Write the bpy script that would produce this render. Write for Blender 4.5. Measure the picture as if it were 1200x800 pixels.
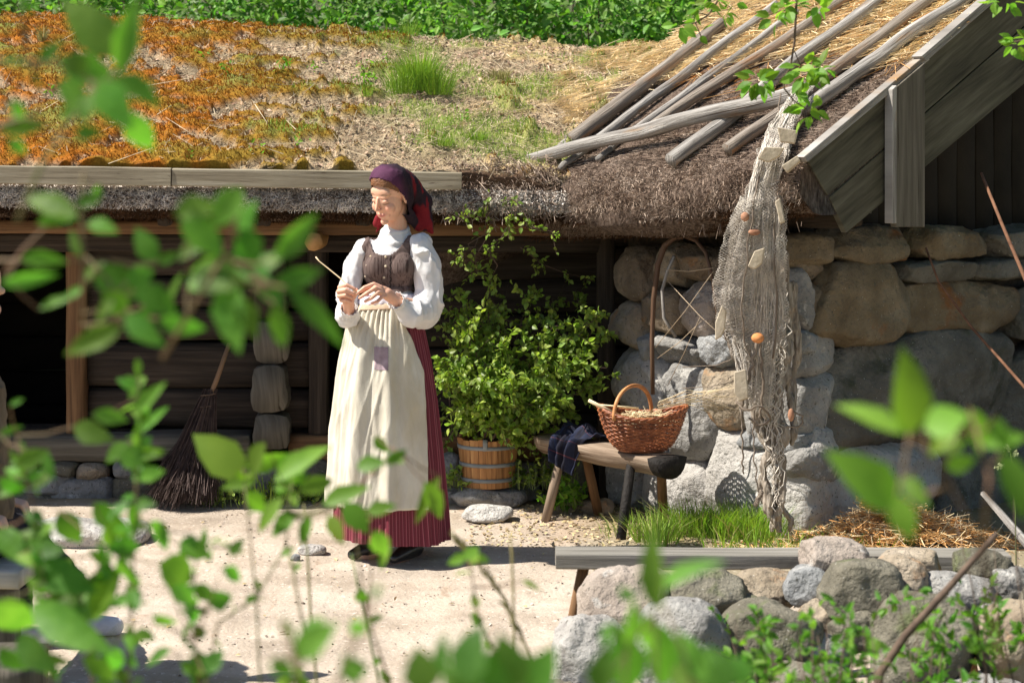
import bpy, bmesh, math, random
import numpy as np
from mathutils import Vector, Matrix, noise

for o in list(bpy.data.objects):
    bpy.data.objects.remove(o)
SC = bpy.context.scene
COL = SC.collection
R = math.radians

# ------------------------------------------------------------------ camera, sky, sun, exposure
FP, CH, HY = 2333.33, 1.76, 170.0        # focal length in photo pixels, eye height, horizon row
cam_d = bpy.data.cameras.new("camera")
cam = bpy.data.objects.new("camera", cam_d); COL.objects.link(cam)
cam.location = (0, 0, CH); cam.rotation_euler = (R(90), 0, 0)
cam_d.lens = 70; cam_d.sensor_width = 36
cam_d.shift_y = -(400 - HY) / 1200.0
cam_d.clip_start = 0.05; cam_d.clip_end = 3000
cam_d.dof.use_dof = True; cam_d.dof.focus_distance = 8.6; cam_d.dof.aperture_fstop = 5.0
SC.camera = cam

SUN_EL, SUN_AZ = 52.0, 9.0              # the sun stands to the left, a little behind the camera
sdir = Vector((math.cos(R(SUN_AZ)) * math.cos(R(SUN_EL)), math.sin(R(SUN_AZ)) * math.cos(R(SUN_EL)), -math.sin(R(SUN_EL))))
world = bpy.data.worlds.new("World"); SC.world = world; world.use_nodes = True
nt = world.node_tree
sky = nt.nodes.new("ShaderNodeTexSky"); sky.sky_type = 'NISHITA'; sky.sun_disc = False
sky.sun_elevation = R(SUN_EL); sky.sun_rotation = math.atan2(-sdir.x, -sdir.y)
bg = nt.nodes["Background"]; bg.inputs[1].default_value = 0.068
nt.links.new(sky.outputs[0], bg.inputs[0])
sl = bpy.data.lights.new("sun", 'SUN'); sl.energy = 5.0; sl.angle = R(0.5); sl.color = (1.0, 0.94, 0.83)
so = bpy.data.objects.new("sun", sl); COL.objects.link(so)
so.rotation_euler = sdir.to_track_quat('-Z', 'Y').to_euler(); so.location = (-8, -2, 12)
SC.view_settings.view_transform = 'Standard'; SC.view_settings.look = 'None'
SC.view_settings.gamma = 1; SC.view_settings.use_curve_mapping = False
SC.view_settings.exposure = 0.80
SC.cycles.max_bounces = 6; SC.cycles.transparent_max_bounces = 8

# ------------------------------------------------------------------ helpers
def P(px, py, Y):
    return Vector(((px - 600) * Y / FP, Y, CH - (py - HY) * Y / FP))

def ray_plane(px, py, p0, n):
    d = Vector(((px - 600) / FP, 1, -(py - HY) / FP)); o = Vector((0, 0, CH))
    t = (p0 - o).dot(n) / d.dot(n)
    return o + d * t

_perm = np.random.RandomState(7).randint(0, 2 ** 31, size=4096)
def _hash(i, j, k):
    h = _perm[i & 4095]; h = _perm[(h + j) & 4095]; h = _perm[(h + k) & 4095]
    return (h & 0xffff) / 32767.5 - 1.0
def vn(x, y, z):
    xi, yi, zi = np.floor(x).astype(int), np.floor(y).astype(int), np.floor(z).astype(int)
    fx, fy, fz = x - xi, y - yi, z - zi
    fx = fx * fx * (3 - 2 * fx); fy = fy * fy * (3 - 2 * fy); fz = fz * fz * (3 - 2 * fz)
    def L(a, b, t): return a + (b - a) * t
    c = lambda a, b, d: _hash(xi + a, yi + b, zi + d)
    return L(L(L(c(0,0,0), c(1,0,0), fx), L(c(0,1,0), c(1,1,0), fx), fy),
             L(L(c(0,0,1), c(1,0,1), fx), L(c(0,1,1), c(1,1,1), fx), fy), fz)
def fbm(x, y, z, oct=4, gain=0.5):
    a, s, f = 1.0, 0.0, 1.0
    x = np.asarray(x, float); y = np.asarray(y, float); z = np.asarray(z, float) + 0 * x
    for _ in range(oct):
        s = s + a * vn(x * f + 13.1 * _, y * f + 7.7 * _, z * f + 3.3 * _); a *= gain; f *= 2.03
    return s
def sstep(a, b, x):
    t = np.clip((x - a) / (b - a), 0, 1); return t * t * (3 - 2 * t)

# ---- materials
def mk(name, ramp, scale=6, stretch=(1, 1, 1), coord='Object', detail=8, rough=0.85, bump=0.4, bscale=40, bstretch=None,
       isl=0.0, spots=None, trans=None, attr=None, spec=0.3, sheen=0, sss=None, bdist=0.01, second=None, ihue=0.0):
    m = bpy.data.materials.new(name); m.use_nodes = True
    N, L = m.node_tree.nodes, m.node_tree.links
    b = N["Principled BSDF"]; b.inputs["Roughness"].default_value = rough
    b.inputs["Specular IOR Level"].default_value = spec
    tc = N.new("ShaderNodeTexCoord")
    def noisen(sc, st, det=detail, dist=0.0, ro=0.6):
        mp = N.new("ShaderNodeMapping"); mp.inputs["Scale"].default_value = st
        L.new(tc.outputs[coord], mp.inputs[0])
        n = N.new("ShaderNodeTexNoise"); n.inputs["Scale"].default_value = sc; n.inputs["Detail"].default_value = det
        n.inputs["Roughness"].default_value = ro; n.inputs["Distortion"].default_value = dist
        L.new(mp.outputs[0], n.inputs["Vector"]); return n
    def rampn(src, pts):
        r = N.new("ShaderNodeValToRGB"); L.new(src, r.inputs[0]); e = r.color_ramp.elements
        while len(e) < len(pts): e.new(0.5)
        for k, (p, c) in enumerate(pts):
            e[k].position = p; e[k].color = (*c[:3], 1)
        return r
    n1 = noisen(scale, stretch)
    col = rampn(n1.outputs[0], ramp).outputs[0]
    def mix(fac, a, bb, mode='MIX'):
        mx = N.new("ShaderNodeMix"); mx.data_type = 'RGBA'; mx.blend_type = mode
        if isinstance(fac, float): mx.inputs[0].default_value = fac
        else: L.new(fac, mx.inputs[0])
        for s, i in ((a, 6), (bb, 7)):
            if isinstance(s, tuple): mx.inputs[i].default_value = (*s, 1)
            else: L.new(s, mx.inputs[i])
        return mx.outputs[2]
    if attr:                                   # the colour of the thing itself, kept per vertex, varied by the noise
        at = N.new("ShaderNodeAttribute"); at.attribute_name = attr
        col = mix(1.0, at.outputs[0], col, 'MULTIPLY')
    for sp in (spots or []):                   # (colour, scale, lo, hi[, stretch])
        ns = noisen(sp[1], sp[4] if len(sp) > 4 else (1, 1, 1), 6, 0.3)
        rr = rampn(ns.outputs[0], [(sp[2], (0, 0, 0)), (sp[3], (1, 1, 1))])
        col = mix(rr.outputs[0], col, sp[0])
    if isl or ihue:
        g = N.new("ShaderNodeNewGeometry")
        hs = N.new("ShaderNodeHueSaturation")
        mr = N.new("ShaderNodeMapRange"); mr.inputs[3].default_value = 1 - isl; mr.inputs[4].default_value = 1 + isl
        L.new(g.outputs["Random Per Island"], mr.inputs[0]); L.new(mr.outputs[0], hs.inputs["Value"])
        if ihue:
            mh = N.new("ShaderNodeMapRange"); mh.inputs[3].default_value = 0.5 - ihue; mh.inputs[4].default_value = 0.5 + ihue
            fr = N.new("ShaderNodeMath"); fr.operation = 'MULTIPLY'; fr.inputs[1].default_value = 7.31
            f2 = N.new("ShaderNodeMath"); f2.operation = 'FRACT'
            L.new(g.outputs["Random Per Island"], fr.inputs[0]); L.new(fr.outputs[0], f2.inputs[0]); L.new(f2.outputs[0], mh.inputs[0])
            L.new(mh.outputs[0], hs.inputs["Hue"])
        L.new(col, hs.inputs["Color"]); col = hs.outputs[0]
    L.new(col, b.inputs["Base Color"])
    if bump:
        n2 = noisen(bscale, bstretch or stretch, 8)
        bn = N.new("ShaderNodeBump"); bn.inputs["Strength"].default_value = bump; bn.inputs["Distance"].default_value = bdist
        L.new(n2.outputs[0], bn.inputs["Height"])
        L.new(bn.outputs[0], b.inputs["Normal"])
    if sss:
        b.inputs["Subsurface Weight"].default_value = sss[0]; b.inputs["Subsurface Radius"].default_value = sss[1]
        b.inputs["Subsurface Scale"].default_value = sss[2]
    if trans:                                   # light passing through a thin leaf or cloth
        t = N.new("ShaderNodeBsdfTranslucent")
        tcol = mix(1.0, col, trans[1], 'MULTIPLY'); L.new(tcol, t.inputs[0])
        ms = N.new("ShaderNodeMixShader"); ms.inputs[0].default_value = trans[0]
        L.new(b.outputs[0], ms.inputs[1]); L.new(t.outputs[0], ms.inputs[2])
        L.new(ms.outputs[0], N["Material Output"].inputs[0])
    return m

# ---- mesh collector
class MB:
    def __init__(s): s.v = []; s.f = []; s.uv = []
    def add(s, vs, fs, uvs=None):
        o = len(s.v); s.v.extend([tuple(v) for v in vs])
        for k, f in enumerate(fs):
            s.f.append(tuple(i + o for i in f))
            s.uv.append(uvs[k] if uvs else [(0.0, 0.0)] * len(f))
    def tube(s, pts, rad, n=10, cap=True, disp=None, squash=1.0, up=None):
        pts = [Vector(p) for p in pts]; m = len(pts)
        if not hasattr(rad, '__len__'): rad = [rad] * m
        vs = []; fs = []; uv = []
        t0 = (pts[1] - pts[0]).normalized()
        a = up.copy() if up else (Vector((0, 0, 1)) if abs(t0.z) < .9 else Vector((1, 0, 0)))
        L = 0
        Ls = []
        for i in range(m):
            t = (pts[min(i + 1, m - 1)] - pts[max(i - 1, 0)]).normalized()
            a = (a - t * a.dot(t)).normalized(); b = t.cross(a)
            if i: L += (pts[i] - pts[i - 1]).length
            Ls.append(L)
            for k in range(n):
                th = 2 * math.pi * k / n
                r = rad[i] * (1 + (disp(i, th) if disp else 0))
                vs.append(pts[i] + (b * math.cos(th) + a * math.sin(th) * squash) * r)
        c = 2 * math.pi * (sum(rad) / m)
        for i in range(m - 1):
            for k in range(n):
                k2 = (k + 1) % n
                fs.append((i * n + k, i * n + k2, (i + 1) * n + k2, (i + 1) * n + k))
                u0, u1 = k / n * c, (k + 1) / n * c
                uv.append([(u0, Ls[i]), (u1, Ls[i]), (u1, Ls[i + 1]), (u0, Ls[i + 1])])
        if cap:
            fs.append(tuple(range(n - 1, -1, -1))); uv.append([(.5 * math.cos(6.28 * k / n) * c, .5 * math.sin(6.28 * k / n) * c) for k in range(n)])
            fs.append(tuple((m - 1) * n + k for k in range(n))); uv.append([(.5 * math.cos(6.28 * k / n) * c, .5 * math.sin(6.28 * k / n) * c) for k in range(n)])
        s.add(vs, fs, uv)
    def beam(s, p0, p1, w, h, up=(0, 0, 1), segs=14, seed=0, rough=0.01, e=5.0, n=20):
        """a hewn timber: rounded rectangular section, slightly uneven along its length"""
        p0, p1 = Vector(p0), Vector(p1); t = (p1 - p0).normalized(); up = Vector(up)
        a = (up - t * up.dot(t)).normalized(); b = t.cross(a); L = (p1 - p0).length
        vs = []; fs = []; uv = []
        sec = None
        if e >= 8:                       # sawn plank: square section with small worn arrises
            bv = min(.006, w * .1, h * .1); n = 8
            sec = [(w/2, -h/2+bv), (w/2, h/2-bv), (w/2-bv, h/2), (-w/2+bv, h/2), (-w/2, h/2-bv), (-w/2, -h/2+bv), (-w/2+bv, -h/2), (w/2-bv, -h/2)]
        for i in range(segs + 1):
            f = i / segs; c = p0.lerp(p1, f)
            for k in range(n):
                th = 2 * math.pi * (k + .5) / n; cx, cy = math.cos(th), math.sin(th)
                r = (abs(cx) ** e + abs(cy) ** e) ** (-1 / e)
                q = c + b * (cx * r * w / 2) + a * (cy * r * h / 2)
                if sec: q = c + b * sec[k][0] + a * sec[k][1]; cx, cy = np.sign(sec[k][0]), np.sign(sec[k][1])
                nn = noise.noise(Vector((cx * 1.5 + seed * 3.7, cy * 1.5, f * L * 3)))
                q += (b * cx + a * cy) * nn * rough
                vs.append(q)
        per = 2 * (w + h)
        for i in range(segs):
            for k in range(n):
                k2 = (k + 1) % n
                fs.append((i * n + k, i * n + k2, (i + 1) * n + k2, (i + 1) * n + k))
                u0, u1 = k / n * per + seed, (k + 1) / n * per + seed
                if sec: u0 = seed + [0, .0, h, h, h + w, h + w, 2 * h + w, 2 * h + w][k]; u1 = u0 + [h, .006, w, .006, h, .006, w, .006][k]
                uv.append([(u0, i / segs * L), (u1, i / segs * L), (u1, (i + 1) / segs * L), (u0, (i + 1) / segs * L)])
        fs.append(tuple(range(n - 1, -1, -1))); uv.append([(math.cos(6.28 * k / n) * w / 2, math.sin(6.28 * k / n) * h / 2) for k in range(n)][::-1])
        fs.append(tuple(segs * n + k for k in range(n))); uv.append([(math.cos(6.28 * k / n) * w / 2, math.sin(6.28 * k / n) * h / 2) for k in range(n)])
        s.add(vs, fs, uv)
    def ell(s, c, r, rot=None, sub=3):
        bm = bmesh.new(); bmesh.ops.create_icosphere(bm, subdivisions=sub, radius=1)
        M = rot or Matrix.Identity(3)
        c = Vector(c); vs = [c + M @ Vector((v.co.x * r[0], v.co.y * r[1], v.co.z * r[2])) for v in bm.verts]
        s.add(vs, [tuple(v.index for v in f.verts) for f in bm.faces]); bm.free()
    def cap(s, p0, p1, r0, r1, n=16):
        p0, p1 = Vector(p0), Vector(p1); t = (p1 - p0)
        L = t.length; t = t / L
        pts = []; rs = []
        for k in range(0, 5):
            a = math.pi / 2 * k / 5; pts.append(p0 - t * r0 * math.cos(a)); rs.append(max(r0 * math.sin(a), r0 * .02))
        pts += [p0, p1]; rs += [r0, r1]
        for k in range(4, -1, -1):
            a = math.pi / 2 * k / 5; pts.append(p1 + t * r1 * math.cos(a)); rs.append(max(r1 * math.sin(a), r1 * .02))
        s.tube(pts, rs, n)
    def slab(s, poly, n, th):
        """a flat polygon given thickness th against its normal n"""
        m = len(poly); n = Vector(n).normalized()
        a = max((Vector(poly[(i + 1) % m]) - Vector(poly[i]) for i in range(m)), key=lambda e_: e_.length).normalized(); b = n.cross(a)
        vs = [Vector(p) for p in poly] + [Vector(p) - n * th for p in poly]
        g = [(b.dot(v), a.dot(v)) for v in vs]
        fs = [tuple(range(m)), tuple(range(2 * m - 1, m - 1, -1))] + [(i, m + i, m + (i + 1) % m, (i + 1) % m) for i in range(m)]
        s.add(vs, fs, [[g[i] for i in f] for f in fs])
    def build(s, name, mat, parent=None, smooth=True, bevel=0):
        return link(name, s.v, s.f, mat, parent, smooth, s.uv, bevel)

def link(name, v, f, mat, parent=None, smooth=True, uv=None, bevel=0, col=None):
    me = bpy.data.meshes.new(name)
    me.from_pydata(v.tolist() if hasattr(v, 'tolist') else v, [], f.tolist() if hasattr(f, 'tolist') else f)
    if uv is not None:
        l = me.uv_layers.new(name="UVMap")
        fl = np.array([c for q in uv for p in q for c in p], dtype=np.float32) if isinstance(uv, list) else uv.astype(np.float32).ravel()
        l.data.foreach_set("uv", fl)
    if col is not None:
        ca = me.color_attributes.new("Col", 'FLOAT_COLOR', 'POINT')
        c4 = np.ones((len(me.vertices), 4), dtype=np.float32); c4[:, :3] = col
        ca.data.foreach_set("color", c4.ravel())
    me.materials.append(mat)
    if smooth: me.polygons.foreach_set("use_smooth", [True] * len(me.polygons))
    me.update()
    return put(name, me, parent, bevel)

WT = {}
def put(name, me, parent=None, bevel=0):
    o = bpy.data.objects.new(name, me); COL.objects.link(o)
    if parent is not None:
        o.parent = parent
        if parent.name in WT: o.matrix_parent_inverse = Matrix.Translation(-WT[parent.name])
    if bevel:
        b = o.modifiers.new("b", 'BEVEL'); b.width = bevel; b.segments = 2; b.limit_method = 'ANGLE'
    return o
def thing(name, label, cat, loc=(0, 0, 0), group=None):
    o = bpy.data.objects.new(name, None); COL.objects.link(o); o.location = loc; o.empty_display_size = .1
    WT[o.name] = Vector(loc); o["label"] = label; o["category"] = cat
    if group: o["group"] = group
    return o
def tag(o, label, cat, group=None, kind=None):
    o["label"] = label; o["category"] = cat
    if group: o["group"] = group
    if kind: o["kind"] = kind
    return o

# ---- many small sticks / leaves as one mesh (surface detail of one part)
def sticks(name, A, B, r, mat, parent=None, r1=None):
    A = np.asarray(A, float); B = np.asarray(B, float); n = len(A)
    r = np.broadcast_to(np.asarray(r, float), (n,)); r1 = r * .6 if r1 is None else np.broadcast_to(np.asarray(r1, float), (n,))
    t = B - A; t /= np.linalg.norm(t, axis=1)[:, None] + 1e-9
    h = np.where(np.abs(t[:, 2:3]) < .8, np.array([[0, 0, 1.]]), np.array([[1., 0, 0]]))
    u = np.cross(t, h); u /= np.linalg.norm(u, axis=1)[:, None]; w = np.cross(t, u)
    V = np.empty((n, 6, 3))
    for k in range(3):
        c, s_ = math.cos(2.0944 * k), math.sin(2.0944 * k); d = u * c + w * s_
        V[:, k] = A + d * r[:, None]; V[:, 3 + k] = B + d * r1[:, None]
    base = np.array([[0, 1, 4, 3], [1, 2, 5, 4], [2, 0, 3, 5]])
    F = (base[None] + (np.arange(n) * 6)[:, None, None]).reshape(-1, 4)
    tri = (np.array([[3, 4, 5]])[None] + (np.arange(n) * 6)[:, None, None]).reshape(-1, 3)
    return link(name, V.reshape(-1, 3), F.tolist() + tri.tolist(), mat, parent, False)

def leafmesh(name, C, D, Nn, ln, mat, parent=None, wr=0.6, smooth=False, fold=.12):
    """ovate leaves folded along the midrib: base C, direction D, face normal Nn, length ln"""
    C = np.asarray(C, float); D = np.asarray(D, float); Nn = np.asarray(Nn, float); n = len(C)
    D = D / (np.linalg.norm(D, axis=1)[:, None] + 1e-9)
    S = np.cross(D, Nn); S /= np.linalg.norm(S, axis=1)[:, None] + 1e-9; Nn = np.cross(S, D)
    ln = np.broadcast_to(np.asarray(ln, float), (n,))[:, None]; wr = np.broadcast_to(np.asarray(wr, float), (n,))[:, None]
    prof = [(0, 0), (.18, .34), (.42, .5), (.72, .33), (1, 0)]
    V = [C]
    for x, y in prof[1:4]:
        V.append(C + D * ln * x + S * ln * wr * y + Nn * ln * (fold * y * 1.4 - .18 * x * x))
        V.append(C + D * ln * x - S * ln * wr * y + Nn * ln * (fold * y * 1.4 - .18 * x * x))
        V.append(C + D * ln * x - Nn * ln * .18 * x * x)
    V.append(C + D * ln - Nn * ln * .2)
    V = np.stack(V, 1)                                # 0 base; 1,2,3; 4,5,6; 7,8,9; 10 tip
    q = np.array([[1, 4, 6, 3], [3, 6, 5, 2], [4, 7, 9, 6], [6, 9, 8, 5]])
    t3 = np.array([[0, 1, 3], [0, 3, 2], [7, 10, 9], [9, 10, 8]])
    k = (np.arange(n) * 11)[:, None, None]
    return link(name, V.reshape(-1, 3), (q[None] + k).reshape(-1, 4).tolist() + (t3[None] + k).reshape(-1, 3).tolist(), mat, parent, smooth)

def organic(prims, voxel, smooth=4, post=None, fac=0.5):
    """one continuous surface round a set of ellipsoids ('e') and tapered limbs ('c')"""
    mb = MB()
    for p in prims:
        if p[0] == 'e': mb.ell(p[1], p[2], p[3] if len(p) > 3 else None)
        else: mb.cap(p[1], p[2], p[3], p[4])
    me = bpy.data.meshes.new("t"); me.from_pydata([tuple(v) for v in mb.v], [], mb.f)
    o = bpy.data.objects.new("t", me); COL.objects.link(o)
    rm = o.modifiers.new("r", 'REMESH'); rm.mode = 'VOXEL'; rm.voxel_size = voxel
    if smooth:
        sm = o.modifiers.new("s", 'SMOOTH'); sm.factor = fac; sm.iterations = smooth
    dg = bpy.context.evaluated_depsgraph_get(); dg.update()
    me2 = bpy.data.meshes.new_from_object(o.evaluated_get(dg))
    bpy.data.objects.remove(o); bpy.data.meshes.remove(me)
    n = len(me2.vertices)
    co = np.empty(n * 3); me2.vertices.foreach_get("co", co); co = co.reshape(-1, 3)
    no = np.empty(n * 3); me2.vertices.foreach_get("normal", no); no = no.reshape(-1, 3)
    fs = [tuple(p.vertices) for p in me2.polygons]
    bpy.data.meshes.remove(me2)
    if post is not None: co = post(co, no)
    return co, no, fs

def stone_geo(dims, seed, box=3.0, rough=1.0, sub=4, facets=9):
    rs = np.random.RandomState(seed)
    bm = bmesh.new(); bmesh.ops.create_icosphere(bm, subdivisions=sub, radius=1)
    p = np.array([v.co[:] for v in bm.verts]); fs = [tuple(v.index for v in f.verts) for f in bm.faces]; bm.free()
    r = (np.abs(p) ** box).sum(1) ** (-1 / box); q = p * r[:, None]
    for _ in range(facets):
        n = rs.normal(size=3); n /= np.linalg.norm(n); d = rs.uniform(.72, .95) * (np.abs(q @ n).max())
        k = q @ n; q = q - np.where(k > d, (k - d) * .88, 0)[:, None] * n
    dims = np.asarray(dims) / 2; ext = np.abs(q).max(0); q = q / ext * dims
    m = dims.mean(); o = seed * 5.3
    w = q / m
    dd = fbm(w[:, 0] * 1.1 + o, w[:, 1] * 1.1, w[:, 2] * 1.1, 3) * .07 + fbm(w[:, 0] * 5 + o, w[:, 1] * 5, w[:, 2] * 5, 4) * .018 * rough
    return q + p * (dd * m)[:, None], fs
def stone(name, c, dims, seed, mat, parent=None, rot=0.0, tilt=0.0, box=3.0, rough=1.0, sub=4, facets=9):
    v, fs = stone_geo(dims, seed, box, rough, sub, facets)
    M = np.array(Matrix.Rotation(rot, 3, 'Z') @ Matrix.Rotation(tilt, 3, 'Y'))
    v = v @ M.T + np.array(c)
    return link(name, v, fs, mat, parent)

rng = np.random.RandomState(11)
def rdir(n, r=rng):
    d = r.normal(size=(n, 3)); return d / np.linalg.norm(d, axis=1)[:, None]

# ------------------------------------------------------------------ materials
g3 = lambda a, b, c: (a, b, c)
M = {}
M['sand'] = mk('sand', [(.3, (.34, .275, .215)), (.5, (.445, .37, .30)), (.72, (.53, .455, .38))], 3.2, detail=10, rough=.95, bump=.8, bscale=42, attr='Col', bdist=.014,
               spots=[((.24, .18, .135), 30, .66, .76), ((.72, .62, .54), 46, .60, .70), ((.34, .24, .17), 9, .62, .74, (1, .35, 1))])
M['moss'] = mk('moss', [(.25, (.55, .5, .45)), (.5, (1, 1, 1)), (.75, (1.45, 1.4, 1.3))], 70, detail=8, rough=1, bump=1.0, bscale=160, attr='Col', bdist=.012, spec=.1,
               spots=[((.05, .032, .02), 55, .64, .74)])
M['mossfuzz'] = mk('mossfuzz', [(.3, (.20, .07, .012)), (.5, (.36, .155, .022)), (.7, (.26, .19, .03))], 2.6, rough=1, bump=0, isl=.5, spec=.1, ihue=.015)
M['thatch'] = mk('thatch', [(.3, (.05, .035, .027)), (.5, (.16, .115, .09)), (.72, (.32, .245, .195))], 60, (1, 1, .35), rough=1, bump=1, bscale=130, bdist=.02, spec=.1)
M['heather'] = mk('heather', [(.3, (.15, .105, .08)), (.5, (.30, .225, .175)), (.7, (.50, .41, .34))], 9, rough=.95, bump=0, isl=.55, spec=.15)
M['heather_end'] = mk('heather_end', [(.3, (.26, .22, .19)), (.65, (.80, .74, .68))], 14, rough=.9, bump=0, isl=.6, spec=.2)
M['heather_dark'] = mk('heather_dark', [(.3, (.03, .018, .012)), (.7, (.12, .06, .03))], 8, rough=1, bump=0, isl=.6, spec=.1)  # darker heather for the undersides, their shade put into the colour
M['straw'] = mk('straw', [(.3, (.66, .51, .29)), (.7, (.90, .76, .52))], 6, rough=.75, bump=0, isl=.4, spec=.3, ihue=.01)
M['strawbase'] = mk('strawbase', [(.3, (.22, .13, .06)), (.7, (.5, .35, .18))], 40, rough=1, bump=1, bscale=90, bdist=.02)
M['orangestraw'] = mk('orangestraw', [(.3, (.45, .20, .06)), (.7, (.70, .42, .17))], 9, rough=.75, bump=0, isl=.45, spec=.3)
WS = (42, 2.2, 1)
M['greywood'] = mk('greywood', [(.30, (.09, .075, .065)), (.5, (.29, .27, .25)), (.68, (.50, .475, .45))], 1.0, WS, 'UV', rough=.85, bump=1.0, bscale=2.5, bdist=.012,
                   spots=[((.30, .18, .09), 1.3, .56, .68, (6, 1.5, 1)), ((.07, .05, .04), 1.0, .66, .70, (60, 1.2, 1))])
M['greywood2'] = mk('greywood2', [(.28, (.10, .08, .065)), (.5, (.25, .21, .175)), (.72, (.40, .36, .32))], 1.0, WS, 'UV', rough=.85, bump=1.0, bscale=2.5, bdist=.012,
                    spots=[((.33, .17, .08), 1.3, .52, .66, (6, 1.5, 1)), ((.06, .04, .03), 1.0, .64, .69, (60, 1.2, 1))])
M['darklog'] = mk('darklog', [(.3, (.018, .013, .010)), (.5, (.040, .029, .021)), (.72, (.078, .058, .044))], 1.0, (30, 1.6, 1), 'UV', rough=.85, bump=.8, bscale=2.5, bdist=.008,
                  spots=[((.014, .01, .008), 1.0, .66, .69, (40, .7, 1))])  # dark wood, lowered further in colour to stand in for eave shade
M['brownpost'] = mk('brownpost', [(.3, (.09, .045, .02)), (.7, (.24, .13, .06))], 1.0, WS, 'UV', rough=.8, bump=.6, bscale=2.5, bdist=.005)
M['sill'] = mk('sill', [(.3, (.07, .06, .045)), (.7, (.18, .16, .13))], 1.0, (30, 1.6, 1), 'UV', rough=.85, bump=.7, bscale=2.5, bdist=.006,
               spots=[((.04, .03, .02), 1.0, .64, .68, (40, 1, 1))])
M['barge'] = mk('barge', [(.3, (.035, .032, .022)), (.5, (.085, .078, .055)), (.72, (.15, .14, .105))], 1.0, (26, 1.8, 1), 'UV', rough=.85, bump=.6, bscale=2.5, bdist=.005,
                spots=[((.03, .028, .02), 1.0, .60, .68, (10, 1.2, 1))])  # board colour lowered to carry the shade of the gable
M['freshcut'] = mk('freshcut', [(.3, (.34, .17, .06)), (.7, (.52, .30, .12))], 14, rough=.7, bump=.3, bscale=60)
def stonemat(name, a, b, c, spots):
    return mk(name, [(.28, a), (.5, b), (.72, c)], 4.5, rough=.92, bump=1.0, bscale=26, bdist=.03, spots=spots + [((.10, .095, .08), 70, .60, .68), ((.62, .60, .56), 95, .66, .72)], spec=.25)
DK = ((.05, .045, .04), 38, .66, .74)
PALE = ((.55, .53, .50), 11, .60, .70)
M['st_grey'] = stonemat('st_grey', (.16, .155, .15), (.28, .27, .26), (.42, .41, .39), [DK, PALE])
M['st_blue'] = stonemat('st_blue', (.15, .155, .16), (.27, .275, .28), (.40, .405, .41), [DK, PALE])
M['st_tan'] = stonemat('st_tan', (.20, .155, .11), (.33, .27, .20), (.46, .39, .31), [DK, ((.42, .24, .12), 6, .58, .7)])
M['st_brown'] = stonemat('st_brown', (.12, .092, .065), (.22, .17, .12), (.33, .265, .195), [DK, ((.30, .155, .065), 5, .60, .72)])
M['st_shade'] = stonemat('st_shade', (.085, .078, .066), (.15, .14, .12), (.24, .225, .195), [DK, ((.055, .06, .035), 5, .55, .7)])  # darker copy for gable stones, shade put into the colour
M['st_ochre'] = stonemat('st_ochre', (.11, .08, .05), (.20, .155, .10), (.30, .245, .17), [DK, ((.24, .10, .035), 4, .57, .68)])
M['st_pale'] = stonemat('st_pale', (.30, .28, .26), (.44, .42, .40), (.58, .56, .53), [DK, ((.22, .2, .19), 9, .6, .72)])
M['st_pink'] = stonemat('st_pink', (.24, .195, .165), (.38, .32, .275), (.50, .43, .38), [DK, PALE])
M['st_green'] = stonemat('st_green', (.085, .078, .058), (.165, .15, .115), (.27, .25, .20), [DK, ((.12, .14, .06), 7, .55, .7)])
M['leaf_birch'] = mk('leaf_birch', [(.3, (.15, .24, .03)), (.7, (.34, .44, .09))], 5, rough=.45, bump=0, isl=.45, ihue=.02, trans=(.4, (1.3, 1.5, .6)), spec=.4)
M['leaf_front'] = mk('leaf_front', [(.3, (.085, .21, .03)), (.7, (.18, .34, .06))], 26, rough=.45, bump=.3, bscale=60, isl=.4, ihue=.022, trans=(.55, (1.4, 1.7, .6)), spec=.35)
M['leaf_bright'] = mk('leaf_bright', [(.3, (.12, .25, .025)), (.7, (.24, .39, .06))], 6, rough=.5, bump=0, isl=.35, ihue=.02, trans=(.5, (1.3, 1.6, .6)), spec=.3)
M['leaf_back'] = mk('leaf_back', [(.3, (.08, .19, .025)), (.7, (.19, .35, .06))], 3, rough=.5, bump=0, isl=.5, ihue=.02, trans=(.4, (1.2, 1.6, .6)), spec=.35)
M['grass'] = mk('grass', [(.3, (.13, .24, .02)), (.7, (.30, .44, .07))], 5, rough=.5, bump=0, isl=.4, ihue=.02, trans=(.35, (1.3, 1.5, .6)))
M['drygrass'] = mk('drygrass', [(.3, (.22, .24, .08)), (.7, (.42, .36, .16))], 5, rough=.7, bump=0, isl=.4, ihue=.02, trans=(.25, (1.2, 1.2, .8)))
M['twig'] = mk('twig', [(.3, (.06, .04, .03)), (.7, (.16, .11, .08))], 30, rough=.85, bump=.3, isl=.3)
M['besom'] = mk('besom', [(.3, (.045, .03, .028)), (.7, (.12, .085, .075))], 20, rough=.85, bump=0, isl=.5)
M['greenstem'] = mk('greenstem', [(.3, (.10, .15, .04)), (.7, (.20, .26, .08))], 30, rough=.6, bump=0)
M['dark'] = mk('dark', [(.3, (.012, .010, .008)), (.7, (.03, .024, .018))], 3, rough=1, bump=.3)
M['soil'] = mk('soil', [(.3, (.03, .024, .018)), (.7, (.08, .06, .045))], 30, rough=1, bump=1, bscale=60)

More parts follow.
